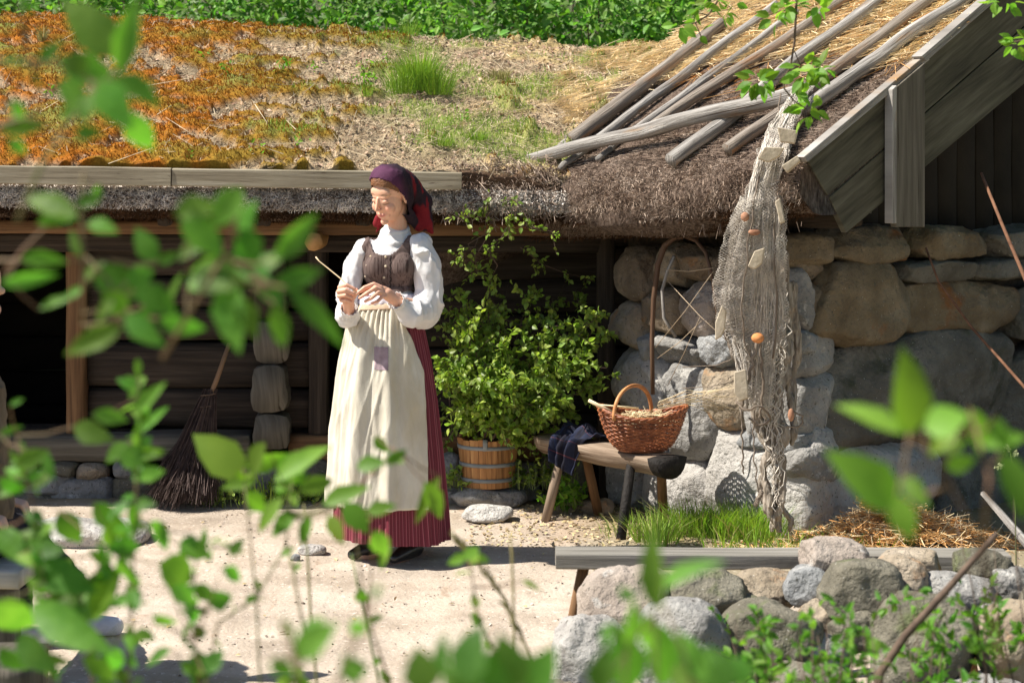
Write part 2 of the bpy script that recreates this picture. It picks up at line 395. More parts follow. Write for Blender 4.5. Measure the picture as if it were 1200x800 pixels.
# ================================================================== GROUND
def axis(lo, hi, step, far_lo, far_hi):
    a = list(np.arange(lo, hi + 1e-6, step)); s = step; x = hi
    while x < far_hi: s *= 1.35; x += s; a.append(x)
    s = step; x = lo; pre = []
    while x > far_lo: s *= 1.35; x -= s; pre.append(x)
    return np.array(pre[::-1] + a)
def ground_z(x, y):
    z = fbm(x * .9, y * .9, 0 * x, 3) * .012 + fbm(x * 9, y * 9, 0 * x + 3, 3) * .0035
    r = np.hypot(x, y - 8)
    z = z * (1 - sstep(12, 30, r))
    bank = sstep(12.6, 16.5, y) * 2.1 + sstep(17, 60, y) * 9
    z = z + bank
    dent = fbm(x * 3.1 + 4, y * 4.2, 0 * x + 2, 2); z = z - .012 * sstep(.35, .8, dent) * (1 - sstep(12, 30, r))
    z = z + .05 * sstep(6.5, 5.8, y) * (1 + .6 * fbm(x * 2, y * 2, 0 * x, 3))
    return z - .0
gx = axis(-3.6, 2.8, .025, -900, 900); gy = axis(5.4, 10.2, .025, -900, 900)
X, Y = np.meshgrid(gx, gy); Z = ground_z(X, Y)
n1 = fbm(X * 1.4, Y * 1.4, 0 * X + 5, 4); n2 = fbm(X * 6, Y * 6, 0 * X + 9, 4)
green = np.clip(sstep(9.55, 9.9, Y + .12 * n1) + sstep(6.75, 6.15, Y + .25 * n1 + .0 * X) + sstep(.25, .75, X + .25 * n1 + (Y - 8.6) * .1) * .8 * sstep(7.3, 8.5, Y), 0, 1)
brown = np.clip(sstep(-.2, .25, X + .3 * n1) * sstep(8.55, 9.1, Y + .2 * n2), 0, 1) * .55
c = np.ones(X.shape + (3,)) * np.array([1, 1, 1.])
c *= (1 + .10 * n2 + .10 * n1)[..., None]
mixc = lambda c, m, col: c * (1 - m[..., None]) + np.array(col) * m[..., None]
c = mixc(c, brown, (.72, .60, .48)); c = mixc(c, green * .8, (.36, .36, .17)); c = mixc(c, sstep(11.8, 13, Y), (.10, .17, .05))
nx, ny = len(gx), len(gy)
idx = np.arange(nx * ny).reshape(ny, nx)
F = np.stack([idx[:-1, :-1], idx[:-1, 1:], idx[1:, 1:], idx[1:, :-1]], -1).reshape(-1, 4)
gr = link('ground', np.stack([X, Y, Z], -1).reshape(-1, 3), F, M['sand'], col=c.reshape(-1, 3)); gr["kind"] = "structure"

# gravel and litter lying on the yard
n = 3000
px_ = rng.uniform(-2.8, 2.2, n); py_ = 6.3 + 3.5 * rng.rand(n)
sz = .003 + .007 * rng.rand(n) ** 4
zz = ground_z(px_, py_)
A = np.stack([px_, py_, zz + sz * .2], 1); d = rdir(n); d[:, 2] *= .3
M['pebble'] = mk('pebble', [(.3, (.25, .20, .16)), (.7, (.62, .53, .45))], 9, rough=.9, bump=0, isl=.5)
pb = sticks('gravel', A - d * sz[:, None] * .7, A + d * sz[:, None] * .7, sz * .8, M['pebble'], r1=sz * .6); pb["kind"] = "stuff"
pb["label"] = "small gravel scattered over the pale sandy yard"; pb["category"] = "gravel"
# dry fallen birch leaves and bits between the tub, the log bench and the plank
def scat(n, x0, x1, y0, y1): return np.stack([rng.uniform(x0, x1, n), rng.uniform(y0, y1, n)], 1)
q = np.concatenate([scat(1500, -.2, 1.2, 8.7, 9.8), scat(700, .3, 1.4, 6.8, 8.8), scat(110, -2.6, .2, 6.8, 9.6)])
C = np.stack([q[:, 0], q[:, 1], ground_z(q[:, 0], q[:, 1]) + .006], 1)
D = rdir(len(C)); D[:, 2] *= .35; Nn = rdir(len(C)) * .5 + np.array([0, 0, 1])
M['litter'] = mk('litter', [(.3, (.30, .22, .11)), (.7, (.54, .44, .26))], 5, rough=.8, bump=0, isl=.4, ihue=.02)
lt = leafmesh('fallen_leaves', C, D, Nn, rng.uniform(.012, .03, len(C)), M['litter']); lt["kind"] = "stuff"
lt["label"] = "dry yellowish leaves fallen on the sand near the bench"; lt["category"] = "leaf litter"

# ================================================================== COTTAGE (left, moss-covered)
cot = thing('cottage', 'low dark log cottage with orange moss on its turf roof', 'cottage', (-1.4, 10.2, 0))
zeave = lambda x: 1.628 - .0135 * (x + .25)
zridge = lambda x: 2.40 - .055 * x
def roof_z(x, a):
    """a: metres in from the eave (Y = 9.52 + a)"""
    t = np.clip(a / 1.95, 0, 1)
    ze = zeave(x) ; zr = zridge(x)
    z = ze + (zr - ze) * (t ** .93)
    z = z - np.clip(a - 1.95, 0, 9) * .45 - .05 * np.exp(-((a - 1.95) / .25) ** 2)
    z = z - sstep(-.35, .35, x) * .07 * sstep(.7, 0, a)
    return z
ax_ = np.arange(-5.1, 1.5, .0125); aa = np.concatenate([[.012, .010, .006], np.arange(0, 2.1, .0125), np.arange(2.15, 3.9, .06)])
X, A_ = np.meshgrid(ax_, aa); Yw = 9.52 + A_
Z = roof_z(X, np.clip(A_, 0, 9))
pxl = 600 + FP * X / Yw
w1 = fbm(X * 1.3, A_ * 2.2, 0 * X + 1, 4); w2 = fbm(X * 4.2 + 4, A_ * 9.5, 0 * X + 2, 4); w3 = fbm(X * 26, A_ * 26, 0 * X + 3, 3)
w4 = fbm(X * 10 + 2, A_ * 17, 0 * X + 6, 4)
mv = .45 * w1 + .75 * w2 + .75 * w4 + .35 * w3 + (0.34 - 1.35 * sstep(230, 580, pxl)) + .1 * sstep(150, 0, pxl)
moss = sstep(-.05, .32, mv)
grass = sstep(-.15, .55, w2 * .8 + w1 * .6 + .8 * np.exp(-((pxl - 600) / 90) ** 2 - ((A_ - .28) / .35) ** 2) + .7 * np.exp(-((pxl - 640) / 90) ** 2 - ((A_ - 1.45) / .3) ** 2) + .7 * np.exp(-((pxl - 500) / 60) ** 2 - ((A_ - .8) / .9) ** 2) - .28) * sstep(.05, .3, A_)
grass = grass * (1 - sstep(1.55, 1.8, A_) * .6)
olive = sstep(-.2, .8, w4 * .5 + w1 * .6 + sstep(150, 420, pxl) * 1.0 + .25 * w2)
Z = Z + moss * .026 * (1 + .3 * w3) + w3 * .006 + w2 * .016 + w4 * .010 + grass * .01
Z[0] -= .14; Z[1] -= .08; Z[2] -= .02
mosscol = np.array([.42, .145, .018]) * (1 - olive[..., None]) + np.array([.27, .175, .028]) * olive[..., None]
soil = np.array([.39, .30, .20]) * (1 + .38 * w3[..., None] + .22 * w2[..., None])
tan = np.array([.56, .41, .23])
col = soil * (1 - moss[..., None]) + mosscol * moss[..., None]
tm = sstep(.1, .5, sstep(520, 600, pxl) + w2 * .6 - .6); col = col * (1 - tm[..., None]) + tan * tm[..., None]; fe = (np.arange(len(aa))[:, None] < 1) * np.ones_like(A_); fe = np.where(X > -.27, sstep(.1, .0, A_), fe)[..., None]; col = col * (1 - fe) + np.array([.12, .075, .05]) * fe
col = col * (1 - grass[..., None] * .75) + np.array([.22, .27, .07]) * grass[..., None] * .75
idx = np.arange(X.size).reshape(X.shape)
F = np.stack([idx[:-1, :-1], idx[:-1, 1:], idx[1:, 1:], idx[1:, :-1]], -1).reshape(-1, 4)
rf = link('roof', np.stack([X, Yw, Z], -1).reshape(-1, 3), F, M['moss'], cot, col=np.clip(col, .01, 1).reshape(-1, 3))
rf["label"] = "shallow turf roof grown with orange and olive moss"

def on_roof(n, lo=-3.4, hi=1.2, a0=.0, a1=2.0):
    x = rng.uniform(lo, hi, n); a = rng.uniform(a0, a1, n); return x, a
def roof_at(x, a):
    i = np.clip(np.searchsorted(ax_, x), 0, len(ax_) - 1); j = np.clip(np.searchsorted(aa, a), 0, len(aa) - 1)
    return np.stack([x, 9.52 + a, Z[j, i]], 1), moss[j, i], grass[j, i]
RN = np.array([0, -.40, .92])
# moss fuzz
x, a = on_roof(52000); p, mm, gg = roof_at(x, a); k = mm > .5; p = p[k]; n = len(p)
d = RN + rdir(n) * .7; sticks('moss', p - RN * .003, p + d * rng.uniform(.006, .016, n)[:, None], .0022, M['mossfuzz'], rf, r1=.0012)
# litter: pale dry stalks, twigs, heather crumbs
x, a = on_roof(20000); p, mm, gg = roof_at(x, a); k = (mm < .5) | (rng.rand(len(p)) < .10); p = p[k]; n = len(p)
d = rdir(n); d[:, 2] = d[:, 2] * .35 + d[:, 1] * .38; ln = .01 + .05 * rng.rand(n) ** 3
M['pale_litter'] = mk('pale_litter', [(.3, (.30, .23, .14)), (.7, (.66, .56, .40))], 11, rough=.9, bump=0, isl=.55)
sticks('roof_litter', p + RN * .005 - d * ln[:, None], p + RN * .012 + d * ln[:, None], .0016, M['pale_litter'], rf)
x, a = on_roof(110); p, mm, gg = roof_at(x, a); n = len(p); d = rdir(n); d[:, 2] = d[:, 2] * .12 + d[:, 1] * .4
ln = rng.uniform(.05, .14, n); sticks('dry_stalk', p + RN * .02 - d * ln[:, None], p + RN * .035 + d * ln[:, None], .0022, M['pale_litter'], rf)['kind'] = 'stuff'
x, a = on_roof(9000, -3.2, .6); p, mm, gg = roof_at(x, a); k = (mm < .5) & (gg < .6); p = p[k]; n = len(p)
M['dead_leaf'] = mk('dead_leaf', [(.3, (.16, .085, .05)), (.5, (.36, .24, .16)), (.7, (.60, .48, .37))], 13, rough=.9, bump=0, isl=.6, ihue=.01)
leafmesh('dead_leaves', p + RN * .008, rdir(n) * np.array([1, 1, .5]), rdir(n) * .7 + RN, rng.uniform(.010, .028, n), M['dead_leaf'], rf, .6)['kind'] = 'stuff'
# short roof grass at the right, tufts and seedlings
def tuft(cx, cy, cz, n, h, spread, lean, mat, name, parent, w=.0016):
    an = rng.rand(n) * 6.28; rr = rng.rand(n) ** .7 * spread
    b = np.stack([cx + rr * np.cos(an), cy + rr * np.sin(an), np.full(n, cz)], 1)
    dirv = np.stack([np.cos(an) * lean * rng.rand(n), np.sin(an) * lean * rng.rand(n), np.ones(n)], 1); hh = h * rng.uniform(.5, 1, n)
    mid = b + dirv * (hh * .55)[:, None]; tip = mid + (dirv * np.array([1.9, 1.9, .75])) * (hh * .5)[:, None]
    return b, mid, tip
def blades(name, sets, mat, parent=None, w=.0022):
    b = np.concatenate([s[0] for s in sets]); m = np.concatenate([s[1] for s in sets]); t = np.concatenate([s[2] for s in sets])
    n = len(b); side = rdir(n); side[:, 2] = 0; side /= np.linalg.norm(side, axis=1)[:, None]; side[:, 1] *= .5
    w = np.broadcast_to(w, (n,))[:, None]
    V = np.stack([b - side * w, b + side * w, m - side * w * .8, m + side * w * .8, t], 1)
    k = (np.arange(n) * 5)[:, None]
    Fq = (np.array([[0, 1, 3, 2]]) + k).tolist(); Ft = (np.array([[2, 3, 4]]) + k).tolist()
    return link(name, V.reshape(-1, 3), Fq + Ft, mat, parent, False)
x, a = on_roof(26000, -1.2, 1.3, .02, 1.85); p, mm, gg = roof_at(x, a); p = p[gg > .45]; n = len(p)
d = np.array([0, -.1, 1]) + rdir(n) * .55; h = rng.uniform(.012, .035, n)[:, None]
blades('short_grass', [(p, p + d * h * .6, p + d * h * 1.1)], M['grass'], rf, .0016)
sets = []
for (qx, qy, n, h, sp) in ((492, 108, 620, .27, .10), (470, 112, 220, .18, .08), (512, 112, 220, .17, .08), (585, 95, 170, .08, .05), (560, 165, 120, .06, .06), (520, 172, 120, .06, .05), (50, 50, 60, .12, .02), (480, 22, 70, .13, .05), (430, 118, 70, .08, .03)):
    p0 = None
    for a in np.arange(0, 1.95, .02):                       # where that spot of the roof is
        yy = 9.52 + a; xx = (qx - 600) / FP * yy; z = float(roof_at(np.array([xx]), np.array([a]))[0][0, 2])
        if HY + FP * (CH - z) / yy <= qy: p0 = (xx, yy, z); break
    if p0 is None: p0 = (xx, yy, z)
    sets.append(tuft(*p0, n, h, sp, .55, None, None, None))
for i_, s_ in enumerate(sets): blades('grass_tuft', [s_], M['drygrass'] if i_ in (3, 6) else M['grass'], rf, .0018)
for (qx, qy, n) in ((335, 105, 26), (368, 97, 10), (262, 112, 14), (428, 120, 46), (432, 105, 26), (425, 95, 20), (450, 84, 16), (350, 188, 9), (60, 130, 14), (222, 193, 8), (305, 190, 8), (240, 85, 8), (545, 150, 14)):
    C_, D_, N_ = [], [], []
    for _ in range(n):
        a = 1.95 * (1 - (qy - 25) / 172.) ; yy = 9.52 + max(a, 0) ; xx = (qx - 600) / FP * yy
        z = float(roof_at(np.array([xx]), np.array([max(a, 0)]))[0][0, 2])
        C_.append((xx + rng.normal() * .025, yy + rng.normal() * .02, z + rng.rand() * .07)); D_.append(rdir(1)[0] + np.array([0, 0, .3])); N_.append(rdir(1)[0] + np.array([0, -.4, .8]))
    leafmesh('seedling', C_, D_, N_, rng.uniform(.016, .034, len(C_)), M['leaf_bright'], rf, .5)

# eave board
mb = MB(); x1 = (541 - 600) / FP * 9.47
mb.beam((-3.6, 9.47, zeave(-3.6) - .038), (-1.62, 9.47, zeave(-1.62) - .038), .045, .088, segs=30, seed=3, rough=.004, e=9)
mb.beam((-1.615, 9.475, zeave(-1.6) - .040), (x1, 9.475, zeave(x1) - .040), .045, .084, segs=30, seed=5, rough=.004, e=9)
M['eaveboard'] = mk('eaveboard', [(.28, (.16, .13, .09)), (.5, (.28, .24, .17)), (.72, (.42, .38, .30))], 1.0, (26, 1.6, 1), 'UV', rough=.8, bump=.5, bscale=2.5, bdist=.005,
                    spots=[((.10, .07, .05), 1.0, .64, .68, (50, 5, 1))])
mb.build('eave_board', M['eaveboard'], cot, smooth=False)
# thatch edge below the board
prof = [(.05, .02), (-.02, -.01), (-.045, -.05), (-.03, -.10), (.03, -.14), (.12, -.16), (.5, -.17)]
xs = np.arange(-4.2, .36, .03); V = []
for i, xx in enumerate(xs):
    zt = 1.545 - .012 * (xx + .25)
    for j, (py, pz) in enumerate(prof):
        nn = noise.noise(Vector((xx * 4, py * 20, pz * 20))) * .02 * (j < 6)
        V.append((xx, 9.53 + py + nn - .0, zt + pz + noise.noise(Vector((xx * 3, 5, j))) * .012))
m = len(prof); F = [(i * m + j, i * m + j + 1, (i + 1) * m + j + 1, (i + 1) * m + j) for i in range(len(xs) - 1) for j in range(m - 1)]
th = link('thatch_edge', V, F, M['thatch'], cot)
n = 24000; xx = rng.uniform(-3.5, .3, n); t = rng.rand(n)
yy = np.interp(t, [0, .3, .55, .8, 1], [9.51, 9.485, 9.49, 9.55, 9.66]); z0 = 1.545 - .012 * (xx + .25) + np.interp(t, [0, .3, .55, .8, 1], [-.0, -.05, -.095, -.14, -.16])
p = np.stack([xx, yy, z0], 1); d = rdir(n) * .8 + np.array([0, -1.0, -.25]); d /= np.linalg.norm(d, axis=1)[:, None]
up = t < .62
sticks('stem_ends', p[up] - d[up] * .01, p[up] + d[up] * rng.uniform(.006, .022, up.sum())[:, None], .0024, M['heather_end'], th, r1=.0022)
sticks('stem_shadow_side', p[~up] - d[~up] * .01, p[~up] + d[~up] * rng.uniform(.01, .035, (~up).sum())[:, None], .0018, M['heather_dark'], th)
# brown debris where the eave board stops
n = 5200; xx = rng.uniform(-.34, .22, n); t = rng.rand(n)
p = np.stack([xx, 9.47 + .10 * t + rng.rand(n) * .04, 1.45 + .19 * t + .03 * rng.normal(size=n)], 1)
d = rdir(n) * .8 + np.array([0, -.5, -.3])
sticks('heather_debris', p - d * .02, p + d * rng.uniform(.01, .045, n)[:, None], .0018, M['heather'], th)

# beams, posts, logs
def bm_(name, p0, p1, w, h, mat, par=cot, seed=0, up=(0, 0, 1), rough=.008, e=6, label=None, segs=24):
    m = MB(); m.beam(p0, p1, w, h, up, segs, seed, rough, e); o = m.build(name, M[mat], par)
    if label: o["label"] = label
    return o
WY = 10.05
zof = lambda py, Yd: CH - (py - HY) * Yd / FP
xof = lambda px, Yd: (px - 600) * Yd / FP
bm_('wall_plate', (-4.2, 9.80, 1.37), (.5, 9.80, 1.345), .14, .07, 'brownpost', seed=2)
bm_('lintel', (-4.2, 9.99, 1.285), (.5, 9.99, 1.27), .16, .10, 'darklog', seed=9)
for k in range(9):                                       # rafter ends in the dark under the eave
    xk = -3.6 + k * .48
    bm_('rafter', (xk, 9.62, 1.40), (xk, 11.4, 2.17), .07, .07, 'darklog', seed=k)
# horizontal wall logs between the doors (the pixel rows of their seams)
rows = [(282, 326), (326, 362), (362, 401), (401, 456), (456, 503)]
L0, L1 = xof(100, WY), xof(364, WY)
for k, (ya, yb) in enumerate(rows):
    za, zb = zof(ya, WY), zof(yb, WY)
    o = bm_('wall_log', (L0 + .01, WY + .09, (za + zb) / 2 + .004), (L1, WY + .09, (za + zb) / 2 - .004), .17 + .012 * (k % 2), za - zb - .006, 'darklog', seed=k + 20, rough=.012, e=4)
for k, (ya, yb, o_) in enumerate([(300, 372, .0), (376, 426, .02), (427, 483, .05), (484, 527, .04)]):   # log ends of the cross wall
    za, zb = zof(ya, WY - .1), zof(yb, WY - .1); xa, xb = xof(296, WY - .1), xof(337, WY - .1)
    bm_('log_end', ((xa + xb) / 2 + .01 * (k % 2), WY - .10 - o_, (za + zb) / 2), ((xa + xb) / 2, WY + .2, (za + zb) / 2), xb - xa, za - zb - .006, 'sill' if k > 0 else 'darklog', seed=k + 40, rough=.014, e=5)
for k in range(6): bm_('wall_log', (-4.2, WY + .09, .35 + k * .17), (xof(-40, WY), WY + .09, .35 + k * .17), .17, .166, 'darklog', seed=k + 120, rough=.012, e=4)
mb = MB(); mb.slab([(-4.25, WY + .15, .2), (xof(-42, WY), WY + .15, .2), (xof(-42, WY), WY + .15, 1.5), (-4.25, WY + .15, 1.5)], (0, -1, 0), .06); mb.build('wall_backing', M['dark'], cot, smooth=False)  # added slab out of view, keeps sun from leaking between the logs
bm_('door_post', (xof(91, WY), WY + .0, zof(512, WY)), (xof(91, WY), WY, zof(268, WY)), .10, .14, 'brownpost', seed=3, up=(0, 1, 0), label='brown post at the left doorway')
bm_('door_post', (xof(374, WY), WY + .02, zof(512, WY)), (xof(373, WY), WY, zof(268, WY)), .10, .14, 'darklog', seed=4, up=(0, 1, 0))
bm_('sill_beam', (-4.0, WY - .05, zof(526, WY)), (xof(296, WY), WY - .05, zof(520, WY)), .2, .135, 'sill', seed=6, rough=.016)
bm_('threshold', (xof(340, WY), WY + .0, zof(524, WY)), (.5, WY + .0, zof(524, WY)), .16, .14, 'brownpost', seed=7)
bm_('tie_beam', (xof(370, 9.7), 9.58, zof(283, 9.6)), (xof(370, 9.7), 10.4, zof(283, 9.6)), .085, .085, 'freshcut', seed=8, e=2.2, label='round sawn end of a tie beam under the eave')
# interior: back wall, side walls, floor, and the recess behind the birch boughs
mb = MB()
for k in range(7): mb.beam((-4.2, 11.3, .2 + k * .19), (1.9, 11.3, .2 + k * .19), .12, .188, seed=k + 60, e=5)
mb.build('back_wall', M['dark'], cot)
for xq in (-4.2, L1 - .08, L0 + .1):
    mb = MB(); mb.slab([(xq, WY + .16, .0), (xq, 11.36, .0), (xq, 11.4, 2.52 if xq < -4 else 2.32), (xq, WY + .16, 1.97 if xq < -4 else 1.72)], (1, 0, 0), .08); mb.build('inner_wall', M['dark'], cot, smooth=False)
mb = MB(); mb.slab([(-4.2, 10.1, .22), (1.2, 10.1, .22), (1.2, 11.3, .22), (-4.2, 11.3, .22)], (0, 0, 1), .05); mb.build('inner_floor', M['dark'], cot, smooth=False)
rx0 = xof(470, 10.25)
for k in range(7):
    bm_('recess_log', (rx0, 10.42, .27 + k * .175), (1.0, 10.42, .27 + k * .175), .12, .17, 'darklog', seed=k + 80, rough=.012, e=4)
# foundation stones
fst = link('foundation', [(-4.2, 10.12, -.05), (1.0, 10.12, -.05), (1.0, 10.12, .32), (-4.2, 10.12, .32), (-4.2, 10.3, -.05), (1.0, 10.3, -.05), (1.0, 10.3, .32), (-4.2, 10.3, .32)],
           [(0, 1, 2, 3), (4, 7, 6, 5), (3, 2, 6, 7)], M['soil'], cot, False)
rs = random.Random(5)
k = 0
for (cx, cy, w, h, mt) in ((60, 565, 60, 30, 'st_grey'), (20, 550, 50, 40, 'st_green'), (110, 553, 34, 22, 'st_tan'), (75, 548, 40, 16, 'st_green'), (100, 578, 80, 40, 'st_grey'), (165, 570, 60, 40, 'st_green'),
                           (150, 548, 30, 18, 'st_grey'), (40, 590, 70, 30, 'st_green'), (210, 556, 50, 24, 'st_grey'), (255, 560, 50, 36, 'st_green'), (310, 560, 60, 40, 'st_grey'), (365, 560, 50, 40, 'st_green'),
                           (420, 560, 60, 40, 'st_grey'), (480, 560, 60, 40, 'st_green'), (-30, 560, 70, 50, 'st_green'), (540, 562, 60, 50, 'st_green'), (600, 562, 60, 45, 'st_grey'), (525, 545, 30, 30, 'st_blue'), (660, 560, 60, 50, 'st_green')):
    c_ = P(cx, cy, 9.98); k += 1
    stone('foundation_stone', c_, (w * 10 / FP * 1.06, .24, h * 10 / FP * 1.15), 300 + k, M[mt], fst, box=3.2)

# ================================================================== BARN (right, thatched, stone wall)
PHI = R(50); ug = Vector((math.sin(PHI), math.cos(PHI), 0)); ue = Vector((-math.cos(PHI), math.sin(PHI), 0))
ne = -ug; ng = -ue; CORN = Vector((1.26, 8.93, 0))
barn = thing('barn', 'stone barn with poles weighing down its straw and heather thatch', 'barn', (1.8, 9.6, 0))
E0 = Vector((1.262, 8.44, 1.706)); TAN = math.tan(R(30.5)); ed = Vector((ue.x, ue.y, -.05)); ad = Vector((ug.x, ug.y, TAN))
rn = ad.cross(ed).normalized(); rn = rn if rn.z > 0 else -rn
def barn_pt(s, a): return E0 + ed * s + ad * a
prof = [(.40, -.245), (.10, -.245), (.02, -.232), (-.03, -.20), (-.05, -.15), (-.052, -.10), (-.035, -.05), (0, 0.0)]
aa2 = list(np.arange(.02, 2.45, .02)) + list(np.arange(2.5, 4.9, .15))
ss = np.arange(0, 2.72, .02)
und = [4.8, 3.6, 2.45, 1.6, .8]
V = np.zeros((len(ss), len(prof) + len(aa2) + len(und), 3))
def roofdrop(s, a):
    d = -np.clip(s - 1.95, 0, 9) ** 2 * 1.1
    if a > 2.45: d -= (a - 2.45) * TAN * 2
    return d
for i, s in enumerate(ss):
    b0 = E0 + ed * s
    for j, (pa, pz) in enumerate(prof):
        nz = noise.noise(Vector((s * 3.1, j * .5, 2))) * .04 + noise.noise(Vector((s * 11, j * .8, 5))) * .022
        th_ = 1 + .32 * float(sstep(0, .9, np.array(s))); b = b0 + ug * (pa * (th_ * 1.25 if pa < 0 else 1) + nz) ; V[i, j] = (b.x, b.y, b.z + pz * th_ * (1 + .12 * noise.noise(Vector((s * 1.5, 9, 1)))) + roofdrop(s, 0) * .7)
    for j, a in enumerate(aa2):
        b = barn_pt(s, a); nz = noise.noise(Vector((s * 2.5, a * 2.5, 1))) * .02 + noise.noise(Vector((s * 14, a * 14, 3))) * .008
        V[i, len(prof) + j] = (b.x, b.y, b.z + nz + roofdrop(s, a))
    for j, a in enumerate(und):
        b = barn_pt(s, a); V[i, len(prof) + len(aa2) + j] = (b.x, b.y, b.z - .24 + roofdrop(s, a))
m = V.shape[1]; idx = np.arange(V.shape[0] * m).reshape(-1, m)
idx = np.concatenate([idx, idx[:, :1]], 1); F = np.stack([idx[:-1, :-1], idx[:-1, 1:], idx[1:, 1:], idx[1:, :-1]], -1).reshape(-1, 4).tolist() + [tuple(range(m))]
broof = link('roof', V.reshape(-1, 3), F, M['thatch'], barn); broof["label"] = "brown heather thatch with straw laid over its upper part"
def barn_surf(s, a):
    d = -np.clip(s - 1.95, 0, 9) ** 2 * 1.1
    p = np.array(E0)[None] + s[:, None] * np.array(ed) + a[:, None] * np.array(ad); p[:, 2] += d; return p
RNB = np.array(rn); ADN = np.array(ad.normalized()); EDN = np.array(ed.normalized())
# heather twigs over the slope and the rounded eave
n = 26000; s = rng.uniform(0, 2.5, n); a = rng.uniform(0, 1.5, n) ** 1.0
lim = .52 + .16 * fbm(s * 2, a * 2, 0 * s, 3) + .05 * s
k = a < lim + .15; s, a = s[k], a[k]; p = barn_surf(s, a); n = len(p)
d = -ADN * rng.uniform(.2, 1, n)[:, None] + EDN * rng.normal(size=n)[:, None] * .7 + RNB * rng.uniform(.0, .35, n)[:, None]
ln = rng.uniform(.015, .05, n)[:, None]
sticks('heather_cover', p - d * ln * .3 + RNB * .002, p + d * ln * .7 + RNB * .006, .0017, M['heather'], broof)
n = 15000; s = rng.uniform(0, 2.3, n); t = rng.rand(n)
pa = np.interp(t, [0, .25, .5, .75, 1], [0, -.04, -.055, -.035, .08]); pz = np.interp(t, [0, .25, .5, .75, 1], [0, -.05, -.12, -.19, -.245])
th_ = 1 + .32 * sstep(0, .9, s); pz = pz * th_; pa = np.where(pa < 0, pa * th_ * 1.25, pa)
p = np.array(E0)[None] + s[:, None] * np.array(ed) + pa[:, None] * np.array(ug); p[:, 2] += pz - np.clip(s - 1.95, 0, 9) ** 2 * .77
d = rdir(n) * 1.3 + np.array(ne) * .7 + np.array([0, 0, -.35]); ln = rng.uniform(.010, .042, n)[:, None]
lo = t > .72
sticks('heather_eave', (p - d * ln * .2)[~lo], (p + d * ln * .6)[~lo], .0018, M['heather'], broof)
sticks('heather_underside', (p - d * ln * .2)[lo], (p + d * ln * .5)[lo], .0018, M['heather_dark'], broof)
# hanging wisps
n = 60; s = rng.uniform(0, 2.2, n); p = np.array(E0)[None] + s[:, None] * np.array(ed) - .02 * np.array(ug); p[:, 2] -= .27
d = rdir(n) * .35 + np.array([0, 0, -1]); sticks('hanging_wisps', p, p + d * rng.uniform(.02, .06, n)[:, None], .0015, M['heather'], broof)['kind'] = 'stuff'
# straw
def straw_layer(n, name, mat, thr, lmin, lmax, lift, jit=.35, smax=2.62):
    s = rng.uniform(0, smax, n); a = rng.uniform(.2, 2.4, n); lim = thr + .13 * fbm(s * 2.2, a * 2.2, 0 * s + 4, 3) + .05 * s
    k = a > lim; s, a = s[k], a[k]; p = barn_surf(s, a); n = len(p)
    d = -ADN + EDN * rng.normal(size=n)[:, None] * jit + RNB * rng.uniform(-.05, .25, n)[:, None]; ln = rng.uniform(lmin, lmax, n)[:, None]
    return sticks(name, p - d * ln * .5 + RNB * lift, p + d * ln * .5 + RNB * (lift + .012), .0019, M[mat], broof)
straw_layer(22000, 'straw_cover', 'straw', .72, .06, .20, .008)
straw_layer(3000, 'tangled_straw', 'straw', .60, .03, .12, .02, 1.2)
straw_layer(1200, 'orange_straw', 'orangestraw', .55, .05, .22, .012, .5, 1.6)
# straw spilling on to the mossy roof
n = 9000; x = rng.normal(.42, .24, n); a = rng.uniform(.35, 1.75, n); x = x + (a - 1.0) * .28
p, mm, gg = roof_at(x, a); p[:, 2] += .012; d = np.stack([rng.normal(-.8, .4, n), rng.normal(-.5, .4, n), rng.normal(-.22, .12, n)], 1)
kk = fbm(x * 3, a * 3, 0 * x + 8, 3) > -.15 - (x - .42) * 1.2; p, d = p[kk], d[kk]; ln = rng.uniform(.02, .09, len(p))[:, None]
sticks('spilled_straw', p - d * ln, p + d * ln, .0016, M['straw'], rf)

# weathered poles on the thatch
def roof_ray(px, py, lift=0.0): return ray_plane(px, py, E0 + rn * lift, rn)
def pole(a, b, rpx, seed, lift, mat='greywood', name='roof_pole', label=None, lift2=None, segs=26, flare=0.0, n=14):
    r = rpx * 9.1 / FP * .82
    p0 = roof_ray(*a, lift + r); p1 = roof_ray(*b, (lift if lift2 is None else lift2) + r)
    pts = []; rr = []
    for i in range(segs + 1):
        f = i / segs; p = p0.lerp(p1, f)
        w = math.sin(f * math.pi)
        p = p + Vector((noise.noise(Vector((seed, f * 2.5, 0))), noise.noise(Vector((seed, f * 2.5, 7))), noise.noise(Vector((seed, f * 2.5, 3))))) * .036 * w
        pts.append(p); rr.append(r * (1.0 + flare * (f - .5) + .07 * noise.noise(Vector((seed, f * 9, 1)))))
    mb = MB(); mb.tube(pts, rr, n, disp=lambda i, th: .15 * noise.noise(Vector((math.cos(th) * 2.2 + seed, math.sin(th) * 2.2, i * .22))))
    o = mb.build(name, M[mat], barn)
    if label: o["label"] = label
    return o
pole((668, 166), (846, 28), 11.5, 1, .012, 'greywood2', flare=-.1)
pole((690, 172), (910, 5), 7.5, 2, .012)
pole((735, 160), (934, 14), 6.5, 3, .012)
pole((765, 148), (1000, -8), 9.0, 4, .012, 'greywood2', flare=.1)
pole((786, 189), (1040, -8), 10.5, 5, .006, 'greywood', flare=-.05)
pole((852, 176), (1100, -8), 10.0, 6, .006, 'greywood2')
pole((940, 130), (1142, -10), 10.5, 7, .010, 'greywood')
pole((603, 222), (668, 166), 8.5, 8, .012, 'greywood')
pole((655, 199), (700, 165), 5, 9, .008, 'greywood', segs=6)
pole((700, 187), (745, 150), 4.5, 10, .008, 'greywood', segs=6)
